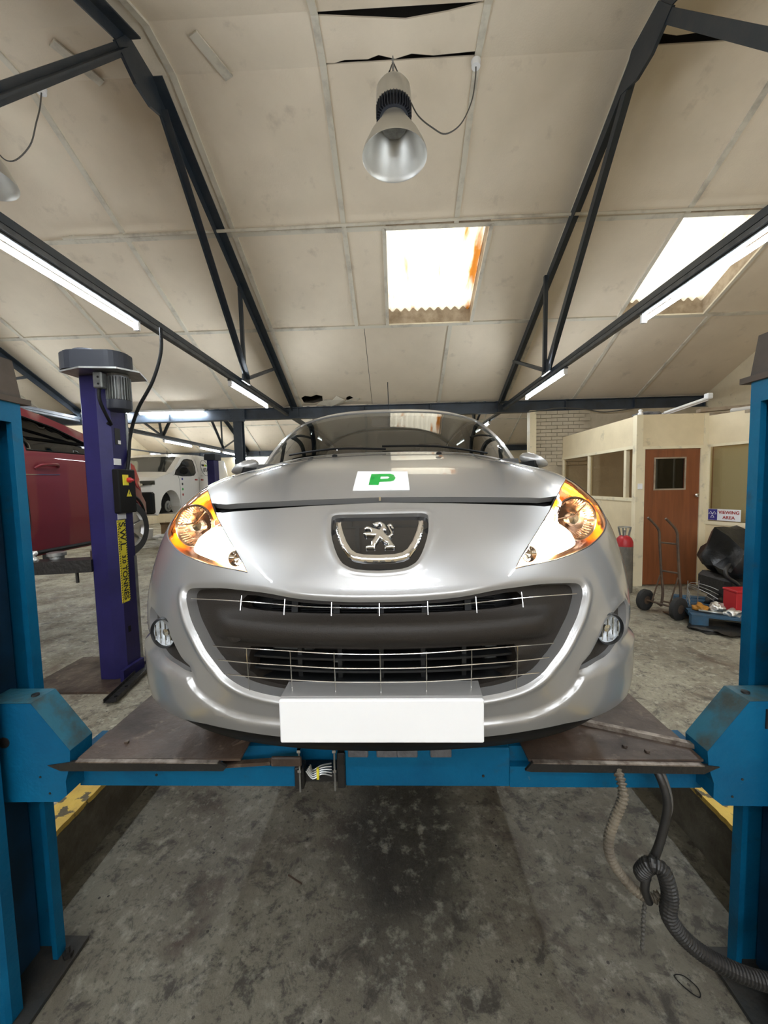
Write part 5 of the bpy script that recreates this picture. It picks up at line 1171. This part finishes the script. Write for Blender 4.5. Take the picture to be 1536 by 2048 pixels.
# ================================================================ GENERIC CAR BODIES (seen from the side)
def side_car(name, label, XS, XO_, silh, wins, wheels, m, seams=(), tumble=.22, zt=1.9, zmax=2.4, roofseg=None, gm='carglass'):
    """body with its flanks at x=XS (towards us) and x=XO_; silh closed polygon in (y,z)"""
    s = 1 if XS > XO_ else -1; xc = (XS+XO_)/2; hw = abs(XS-XO_)/2; zb = min(z for y, z in silh)
    ymin = min(y for y, z in silh); ymax = max(y for y, z in silh)
    r = empty(name, (xc, (ymin+ymax)/2, zb), label, 'car')
    def hwf(y, z):
        f = hw
        if z > zt: f -= tumble*((z-zt)/(zmax-zt))**1.25
        f -= .015*max(0, (zb+.35-z)/.35)
        e = .9
        if y > ymax-e: f -= .13*((y-ymax+e)/e)**2.4
        if y < ymin+e: f -= .13*((ymin+e-y)/e)**2.4
        return f
    nn = {}
    for sg in (1, -1):
        mp = (lambda q: (lambda y, z: Vector((xc+q*hwf(y, z), y, z))))(sg*s)
        nr = (lambda q: (lambda y, z: Vector((q, 0, .15)).normalized()))(sg*s)
        skin('body_side', silh, m, r, mp, nr, [w for w in wins], .08, 0, .03)
        for w in wins:
            g = skin('side_window', offs(w, .0), M[gm], r, mp, nr, [], .06, .008, 0)
            if sg == 1: MB().tube([mp(*p) for p in w], .008, 5, closed=True).build('window_seal', M['black'], r)
        if sg == 1:
            for sm in seams: MB().tube([mp(*p)+Vector((s*.001, 0, 0)) for p in sm], .004, 4).build('door_gap', M['black'], r)
            nn['mp'] = mp
    # skin across the top, ends and bottom
    n = len(silh); ss = np.linspace(-1, 1, 13); skinv = []; segs = []
    for y, z in silh:
        h = hwf(y, z)
        for q in ss: skinv.append((xc+q*h, y+(.10*(1-abs(q)**2.5)*(1 if y > (ymin+ymax)/2 else -1) if (y > ymax-.5 or y < ymin+.5) else 0), z+(.035*(1-abs(q)**3) if z > zt else 0)))
    F = {'body': [], 'glass': []}
    for i in range(n):
        j = (i+1) % n
        kind = 'glass' if roofseg and any(i == k for k in roofseg) else 'body'
        for k in range(12):
            F['glass' if kind == 'glass' and 1 <= k <= 10 else 'body'].append((i*13+k, i*13+k+1, j*13+k+1, j*13+k))
    obj_from('body_shell', skinv, F['body'], m, r, smooth=False)
    if F['glass']: obj_from('windscreen', skinv, F['glass'], M[gm], r)
    for y, z, rad, full in wheels:
        for sg in (1, -1):
            c = (xc+sg*s*(hw-.12), y, z); ax = (sg*s, 0, 0)
            if full:
                t_ = MB().lathe([(rad*.64, -.1), (rad*.9, -.11), (rad, -.07), (rad, .07), (rad*.9, .11), (rad*.66, .10)], c, ax, 36, cap=False).build('tyre', M['rubber'], r, smooth=True)
                rm = MB(); rm.lathe([(rad*.67, .10), (rad*.62, .07), (rad*.15, .055), (0, .07)], c, ax, 30, cap=False)
                for k in range(7):
                    a = 2*pi*k/7+.2; C_ = Vector(c); rm.bar(C_+Vector((sg*s*.085, rad*.12*cos(a), rad*.12*sin(a))), C_+Vector((sg*s*.095, rad*.63*cos(a+.08), rad*.63*sin(a+.08))), .045, .02, ax)
                rm.build('wheel_rim', M['alloy'], t_, smooth=True)
            else:
                h_ = MB(); h_.lathe([(.14, 0), (.145, .02), (.09, .025), (.085, .06), (.04, .065), (.035, .09), (0, .09)], c, ax, 28); hub = h_.build('brake_disc', M['galv'], r, smooth=True)
            wl_ = MB().box((xc+sg*s*(hw-.45), y-rad*1.05, z-.0), (xc+sg*s*(hw-.25), y+rad*1.05, z+rad*1.1)).build('wheel_arch_liner', M['black'], r)
    MB().box((xc-hw+.3, ymin+.4, zb+.05), (xc+hw-.3, ymax-.4, zb+.3)).build('underbody', M['black'], r)
    return r, nn['mp'], s
# ---- red car on the purple lift, front towards us
ar_ = lambda cy, cz, rr: [(cy-rr*cos(a), cz+rr*sin(a)) for a in np.linspace(-.15, pi+.15, 16)]
silh = [(.62, 1.10), (.55, 1.35), (.62, 1.62), (.90, 1.76), (1.35, 1.86), (2.05, 2.34), (2.5, 2.415), (3.1, 2.37), (3.55, 2.275), (3.95, 2.16), (4.35, 2.0), (4.62, 1.87), (4.74, 1.70), (4.80, 1.50), (4.92, 1.40), (4.94, 1.15), (4.88, 1.02)]+[(y, z) for y, z in reversed(ar_(4.45, 1.10, .375))]+[(3.98, 1.0), (3.2, 1.0), (1.95, 1.0)]+[(y, z) for y, z in reversed(ar_(1.5, 1.10, .375))]+[(1.0, .98)]
w1 = [(1.65, 1.93), (3.12, 1.925), (3.10, 2.27), (2.6, 2.325), (2.15, 2.29)]; w2 = [(3.22, 1.925), (4.05, 1.94), (3.96, 2.03), (3.6, 2.17), (3.2, 2.255)]
red, mp, s = side_car('red_car', 'dark red hatchback raised beside the violet lift column', -3.15, -4.92, silh, [w1, w2], [(4.48, 1.11, .335, True), (1.5, 1.11, .335, True)], M['red'],
    seams=[crom([(3.18, 2.30), (3.17, 1.9), (3.20, 1.3), (3.15, .95)], 3, False), crom([(4.1, 1.94), (4.12, 1.65), (4.02, 1.45), (3.92, 1.3), (3.9, 1.0)], 3, False)], roofseg=[4, 10])
h = MB()
for y0 in (3.28, 1.95):
    h.tube(crom([mp(y0, 1.77), mp(y0+.04, 1.80)+Vector((.035, 0, 0)), mp(y0+.18, 1.81)+Vector((.035, 0, 0)), mp(y0+.23, 1.79)], 4, False), .013, 8)
h.build('door_handle', M['red'], red, smooth=True)
MB().bar(mp(3.52, 1.72)+Vector((.004, 0, 0)), mp(3.0, 1.71)+Vector((.004, 0, 0)), .004, .004).build('chrome_line', M['chrome'], red)
tl = [(4.50, 1.90), (4.62, 1.86), (4.73, 1.70), (4.76, 1.55), (4.66, 1.60), (4.56, 1.74)]
m_tl = mat('red_tail_lamp', (.35, .0, .01), .1, coat=1); skin('tail_lamp', tl, m_tl, red, mp, lambda y, z: Vector((1, 0, 0)), [], .06, -.006, .01)
MB().tube([mp(3.95, 1.03), mp(2.0, 1.03)], .02, 6).build('sill_trim', M['black'], red)
MB().tube([mp(4.48+.40*cos(a), 1.10+.40*sin(a)) for a in np.linspace(0.1, pi-.1, 14)], .02, 6).build('arch_trim', M['black'], red)
MB().tube([(-3.9, 3.1, 2.40), (-3.92, 3.2, 2.62)], .003, 5).build('aerial', M['black'], red)
st = MB(); st.box((-3.75, 2.9, 1.75), (-3.35, 3.05, 2.15), .05); st.box((-3.7, 4.0, 1.75), (-3.45, 4.08, 2.06), .04); st.build('seat', M['fabric'], red)
world_children(red)
# ---- white van raised in the next bay
silh = [(9.30, 1.0), (9.27, 1.3), (9.28, 1.62), (9.36, 1.80), (9.55, 1.90), (10.0, 2.02), (10.62, 2.46), (10.95, 2.56), (11.6, 2.59), (13.55, 2.55), (13.68, 2.35), (13.72, 1.0), (13.4, .92)]+[(y, z) for y, z in reversed(ar_(12.7, 1.18, .38))]+[(12.2, .90), (10.5, .90)]+[(y, z) for y, z in reversed(ar_(9.92, 1.18, .38))]+[(9.45, .93)]
w1 = crom([(10.12, 1.97), (10.9, 1.95), (11.22, 2.05), (11.22, 2.38), (11.1, 2.43), (10.75, 2.41), (10.45, 2.22)], 2)
van, mp, s = side_car('white_van', 'white panel van raised on the far lift behind the red car', -5.9, -7.72, silh, [w1], [(9.92, 1.14, .33, False), (12.7, 1.14, .33, False)], M['vanwhite'],
    seams=[crom([(10.05, 1.95), (10.3, 1.93), (10.35, 1.4), (10.32, 1.0)], 3, False), crom([(11.36, 2.45), (11.38, 1.9), (11.36, 1.0)], 3, False), [(11.5, 1.97), (13.4, 1.97)]], tumble=.13, zt=1.95, zmax=2.6, roofseg=[5], gm='vanglass')
van['category'] = 'van'
MB().box((-7.70, 9.13, .98), (-5.93, 9.30, 1.52), .04).build('front_bumper', M['black'], van)
tag(MB().lathe([(.05, 0), (.03, .02), (0, .02)], (-6.35, 9.13, 1.37), (0, -1, 0), 12).build('fog_lamp', M['chrome'], van), None)
MB().add([(-6.75, 9.155, 1.62), (-6.02, 9.20, 1.70), (-5.98, 9.24, 1.80), (-6.2, 9.20, 1.80), (-6.75, 9.165, 1.72), (-6.75, 9.25, 1.62), (-5.93, 9.3, 1.70), (-5.93, 9.3, 1.8)], [(0, 1, 2, 3, 4), (1, 6, 7, 2)]).build('headlamp', M['carglass'], van)
hl2 = MB()
for x in (-6.6, -6.4, -6.2): hl2.lathe([(.045, 0), (.03, .01), (0, .01)], (x, 9.17, 1.70), (0, -1, 0), 10)
hl2.build('headlamp_reflector', M['chrome'], van)
MB().bar((-7.4, 9.14, 1.66), (-6.75, 9.15, 1.67), .02, .07).build('grille', M['black'], van)
bm = bmesh.new(); bmesh.ops.create_uvsphere(bm, u_segments=16, v_segments=10, radius=1)
for v in bm.verts: v.co = Vector((-5.72+v.co.x*.12, 10.25+v.co.y*.05, 2.07+v.co.z*.10))
me = bpy.data.meshes.new('door_mirror'); bm.to_mesh(me); bm.free(); me.materials.append(M['black']); o = bpy.data.objects.new('door_mirror', me); COL.objects.link(o); o.parent = van
ring = [mp(11.85+.24*cos(a), 2.22+.24*sin(a))+Vector((.004, 0, 0)) for a in np.linspace(0, 2*pi, 33)[:-1]]
MB().tube(ring, .006, 5, closed=True).build('logo_ring', M['cable'], van)
mxv = Matrix((Vector((0, 1, 0)), Vector((0, 0, 1)), Vector((1, 0, 0)))).transposed().to_4x4()
for t_, z, sz, mm_ in (('ISTA', 2.15, .15, M['lblack']),):
    mm = mxv.copy(); mm.translation = (mp(11.85, z).x+.012, 11.85, z); text_mesh('logo_lettering', t_, sz, mm_, mm, van, .001, bold=.004)
for y, m_ in ((11.72, M['lblack']), (11.80, M['lblack']), (11.88, M['lyellow']), (11.96, M['green'])):
    MB().box((mp(y, 2.30).x+.0, y-.03, 2.27), (mp(y, 2.30).x+.012, y+.03, 2.33)).build('logo_mark', m_, van)
for z, m_ in ((1.86, M['lblue']), (1.72, M['lblack']), (1.58, M['green']), (1.43, M['lred'])):
    MB().lathe([(.035, 0), (.035, .004), (0, .004)], mp(10.47, z)-Vector((0, 0, 0)), (1, 0, 0), 14).build('coloured_dot', m_, van)
for y in (11.2, 11.55): MB().box((mp(y, 1.85).x-.005, y-.06, 1.83), (mp(y, 1.85).x+.02, y+.06, 1.87), .005).build('door_handle', M['lred'], van)
MB().lathe([(.012, 0), (.006, .10), (0, .10)], (-6.6, 11.0, 2.60), n=8).build('roof_aerial', M['black'], van)
world_children(van)
vl = empty('van_lift_column', (-5.5, 11.45, 0), 'blue lift column standing beside the white van', 'car lift'); MB().box((-5.60, 11.3, 0), (-5.38, 11.6, 2.42), .01).build('column', M['purple'], vl); MB().box((-5.66, 11.25, 2.42), (-5.32, 11.65, 2.60), .01).build('column_cap', M['capgrey'], vl); MB().box((-6.1, 11.2, .78), (-5.6, 11.35, .9)).build('arm_beam', M['blackmetal'], vl); world_children(vl)
# under the van: cartons, tub, papers
def carton(c, s, label, rz, m=None):
    r = empty('cardboard_box', c, label, 'box'); r.rotation_euler = (0, 0, rz); x, y, z = s
    MB().box((-x/2, -y/2, 0), (x/2, y/2, z), .004).build('carton', m or M['card'], r)
    MB().add([(-x/2, -y/2, z), (x/2, -y/2, z), (x/2, -y/2-.12, z+.09), (-x/2, -y/2-.12, z+.09)], [(0, 1, 2, 3)]).build('flap', m or M['card'], r)
    MB().add([(-x/2, y/2, z), (x/2, y/2, z), (x/2, y/2+.12, z+.05), (-x/2, y/2+.12, z+.05)], [(0, 1, 2, 3)]).build('flap', m or M['card'], r)
    return r
carton((-7.55, 12.6, 0), (.55, .4, .42), 'open brown cardboard box on the floor under the white van', .3)
carton((-6.9, 12.4, 0), (.5, .4, .30), 'low brown cardboard box beside the open one under the white van', -.2)
tb = MB(); tb.lathe([(.13, 0), (.16, .30), (.17, .31), (.17, .33), (.0, .335)], (-8.05, 12.1, 0), n=24); tag(tb.build('white_tub', M['white'], smooth=True), 'white plastic tub on the floor behind the red car wheel', 'tub')
rag('paper_bundle', (-7.5, 12.0, 0), (.28, .16, .10), M['paper'], 'crumpled white paper on the floor beside the white tub', 'paper', 31)

# ================================================================ CLUTTER AT RIGHT
ht = empty('sack_truck', (3.15, 4.5, 0), 'rusty two-wheeled sack truck leaning in front of the brown door', 'trolley')
hm = mat('rusty_brown_steel', (.13, .085, .055), .5, .3, col2=(.07, .05, .04), scale=12)
fr = MB(); XD = (.17, -.28)      # the truck stands turned: its right side is nearer
def TK(k, x, y, z): return (x+XD[0]*k*.55, y+XD[1]*k*.55, z)
for k in (0, 1):
    fr.tube(crom([TK(k, 2.885, 4.5, 1.12), TK(k, 2.94, 4.5, 1.065), TK(k, 3.01, 4.5, .97), TK(k, 3.025, 4.5, .83), TK(k, 3.05, 4.5, .5), TK(k, 3.075, 4.5, .24), TK(k, 3.06, 4.5, .08)], 5, False), .014, 8)
for z, x0 in ((.83, 3.025), (.5, 3.05), (.14, 3.07)): fr.tube([TK(0, x0, 4.5, z), TK(1, x0, 4.5, z)], .011, 8)
fr.build('frame', hm, ht, smooth=True)
bs = MB()
for k in (0, 1): bs.tube([TK(k, 3.04, 4.5, .45), TK(k, 2.97, 4.52, .14), TK(k, 3.06, 4.5, .08)], .009, 6)
bs.tube([(2.95, 4.60, .125), (3.08, 4.27, .125)], .012, 8); bs.build('axle_frame', hm, ht, smooth=True)
wax = Vector((.13, -.33, 0)).normalized()
for x, y in ((2.945, 4.61), (3.085, 4.26)):
    w_ = MB().lathe([(.05, -.03), (.10, -.035), (.125, -.02), (.125, .02), (.10, .035), (.05, .03)], (x, y, .125), wax, 28, cap=False).build('wheel', M['rubber'], ht, smooth=True)
    MB().lathe([(.055, -.025), (.055, .025)], (x, y, .125), wax, 20).build('hub', hm, w_)
MB().box((3.08, 4.30, .01), (3.26, 4.50, .02)).build('toe_plate', hm, ht); world_children(ht)
# gas bottles
for x, y, lab, top in ((3.16, 5.42, 'grey gas bottle with red shoulder and guard standing left of the brown door', M['redp']), (2.93, 5.55, 'second gas bottle half hidden behind the headlight', M['galv'])):
    g = empty('gas_bottle', (x, y, 0), lab, 'gas bottle')
    MB().lathe([(.105, 0), (.11, .02), (.11, .64)], (x, y, 0), n=28).build('cylinder_body', M['gasbody'], g, smooth=True)
    MB().lathe([(.11, .64), (.108, .70), (.09, .75), (.055, .785), (.04, .79)], (x, y, 0), n=28).build('cylinder_shoulder', top, g, smooth=True)
    gd = MB()
    for k in range(4):
        a = pi/4+pi/2*k; gd.bar((x+.05*cos(a), y+.05*sin(a), .785), (x+.075*cos(a), y+.075*sin(a), .90), .012, .02)
    gd.tube([(x+.078*cos(a), y+.078*sin(a), .905) for a in np.linspace(0, 2*pi, 21)[:-1]], .006, 6, closed=True); gd.lathe([(.02, .785), (.02, .86), (.01, .86)], (x, y, 0), n=10); gd.build('valve_guard', M['galv'], g); world_children(g)
# pallet
pt = empty('pallet', (3.6, 4.1, 0), 'blue-painted pallet loaded with scrap parts beside the right lift column', 'pallet')
ctr = Vector((3.76, 4.14, 0)); ux = Vector((cos(-.42), sin(-.42), 0)); uy = Vector((sin(.42), cos(.42), 0))
def PB(name, a0, a1, b0, b1, z0, z1, m=None):
    c = [ctr+ux*a0+uy*b0, ctr+ux*a1+uy*b0, ctr+ux*a1+uy*b1, ctr+ux*a0+uy*b1]; vs = [Vector((p.x, p.y, z0)) for p in c]+[Vector((p.x, p.y, z1)) for p in c]
    return MB().add(vs, [(0, 3, 2, 1), (4, 5, 6, 7), (0, 1, 5, 4), (1, 2, 6, 5), (2, 3, 7, 6), (3, 0, 4, 7)]).build(name, m or M['palletblue'], pt)
for k in range(6): PB('deck_board', -.6, .6, -.40+k*.145, -.40+k*.145+.10, .122, .142)
for a in (-.6, -.07, .46): PB('stringer', a, a+.14, -.40, .42, .10, .122)
for a in (-.6, -.07, .46):
    for b in (-.40, -.05, .32): PB('block', a, a+.14, b, b+.10, .022, .10)
for b in (-.40, .32): PB('bottom_board', -.6, .6, b, b+.10, 0, .022)
world_children(pt)
def pall(a, b, z): p = ctr+ux*a+uy*b; return (p.x, p.y, z)
# black torn sheet spilling over the floor
sh = rag('black_plastic_sheet', (3.36, 3.92, 0), (.30, .20, .03), M['bin'], 'black plastic sheet trodden on the floor in front of the pallet', 'sheet', 41, rough=.6)
rag('black_plastic_sheet', (3.6, 3.62, 0), (.28, .12, .03), M['bin'], 'torn end of black plastic sheet beside the right lift column foot', 'sheet', 44, rough=.6)
rag('engine_cover', (4.02, 4.62, .42), (.36, .30, .36), M['bin'], 'big black lump of engine parts piled on the pallet', 'engine parts', 51, rough=.35)
tag(MB().box((3.74, 4.42, .142), (4.30, 4.9, .42), .05).build('engine_block', M['blackmetal']), 'dark engine block under the black lump on the pallet', 'engine')
eh = MB().tube(crom([(3.74, 4.40, .58), (3.66, 4.36, .53), (3.66, 4.34, .46), (3.74, 4.34, .40), (3.80, 4.36, .36)], 6, False), .022, 10); tag(eh.build('coolant_hose', M['hoseblack'], smooth=True), 'black curved hose looping out of the black engine parts', 'hose')
rx = empty('red_box', pall(.02, -.2, .142), 'red metal box standing on the pallet against the right lift column', 'box')
MB().box((3.515, 4.04, .142), (3.74, 4.21, .355), .006).build('box_body', M['redp'], rx); MB().box((3.51, 4.035, .355), (3.745, 4.215, .378), .004).build('lid', M['redp'], rx); world_children(rx)
cg = MB()
for k in range(4):
    dz = .05*k; cg.tube(crom([(3.20, 4.25, .17+dz*.8), (3.22, 4.32, .30+dz*.3), (3.32, 4.4, .38-.02*k), (3.44, 4.32, .36-dz*.8), (3.50, 4.25, .33-dz)], 6, False), .004, 6)
for x in (3.22, 3.34): cg.tube([(x, 4.33, .16), (x+.01, 4.33, .42)], .005, 6)
tag(cg.build('wire_basket', M['galv'], smooth=True), 'bent wire basket on the near corner of the pallet', 'basket')
rag('amber_bag', (3.235, 4.16, .142), (.07, .07, .045), M['amberfoil'], 'amber oily bag inside the wire basket', 'bag', 61)
rag('foil_bag', (3.38, 4.12, .142), (.075, .07, .065), M['foil'], 'silvery crumpled bag beside the amber one on the pallet', 'bag', 62)
rag('foil_bag', (3.42, 3.97, .142), (.07, .06, .05), M['foil'], 'second silvery crumpled bag touching the red box', 'bag', 63)
rag('oily_rag', (3.60, 4.40, .142), (.12, .08, .07), M['bin'], 'oily black rag heaped behind the silvery bags', 'rag', 64)
tag(MB().tube(crom([(3.18, 4.10, .16), (3.26, 4.02, .165), (3.34, 4.0, .16)], 6, False), .012, 8).build('pipe_offcut', M['galv'], smooth=True), 'short bent metal pipe on the pallet edge', 'pipe')

# real lamps inside the headlights: dipped beam, indicator
def lamp(name, p, col, w, r, parent=None):
    L = bpy.data.lights.new(name, 'POINT'); L.color = col; L.energy = w; L.shadow_soft_size = r
    o = bpy.data.objects.new(name, L); COL.objects.link(o); o.location = p
    return o
for s in (1, -1):
    lamp('indicator_bulb', SF(s*.80, 1.12)-SN(s*.80, 1.12)*.010, (1, .38, .04), .12, .008)
    lamp('dipped_bulb', SF(s*.60, .86)-SN(s*.60, .86)*.020, (1, .72, .42), .05, .01)
lamp('office_fill_light', (4.6, 7.0, 2.2), (1, .72, .45), 2.2, .1); lamp('office_fill_light', (5.6, 5.4, 2.2), (1, .9, .7), 6, .1)  # unseen fill lights added to lift the dark office windows
# repeats share a group
GR = {'roof_truss': 'dark steel roof trusses', 'strip_light_row': 'strip light rows under the trusses', 'strip_light': 'single strip lights', 'pendant_lamp': 'high-bay pendant lamps', 'steel_post': 'steel posts under the far beam',
      'gas_bottle': 'gas bottles beside the office', 'cardboard_box': 'cardboard boxes under the van', 'foil_bag': 'silvery bags on the pallet', 'black_plastic_sheet': 'black plastic sheets on the floor', 'rubber_hose': 'plain hoses under the right runway'}
for o in COL.objects:
    k = o.name.split('.')[0]
    if o.parent is None and k in GR: o['group'] = GR[k]
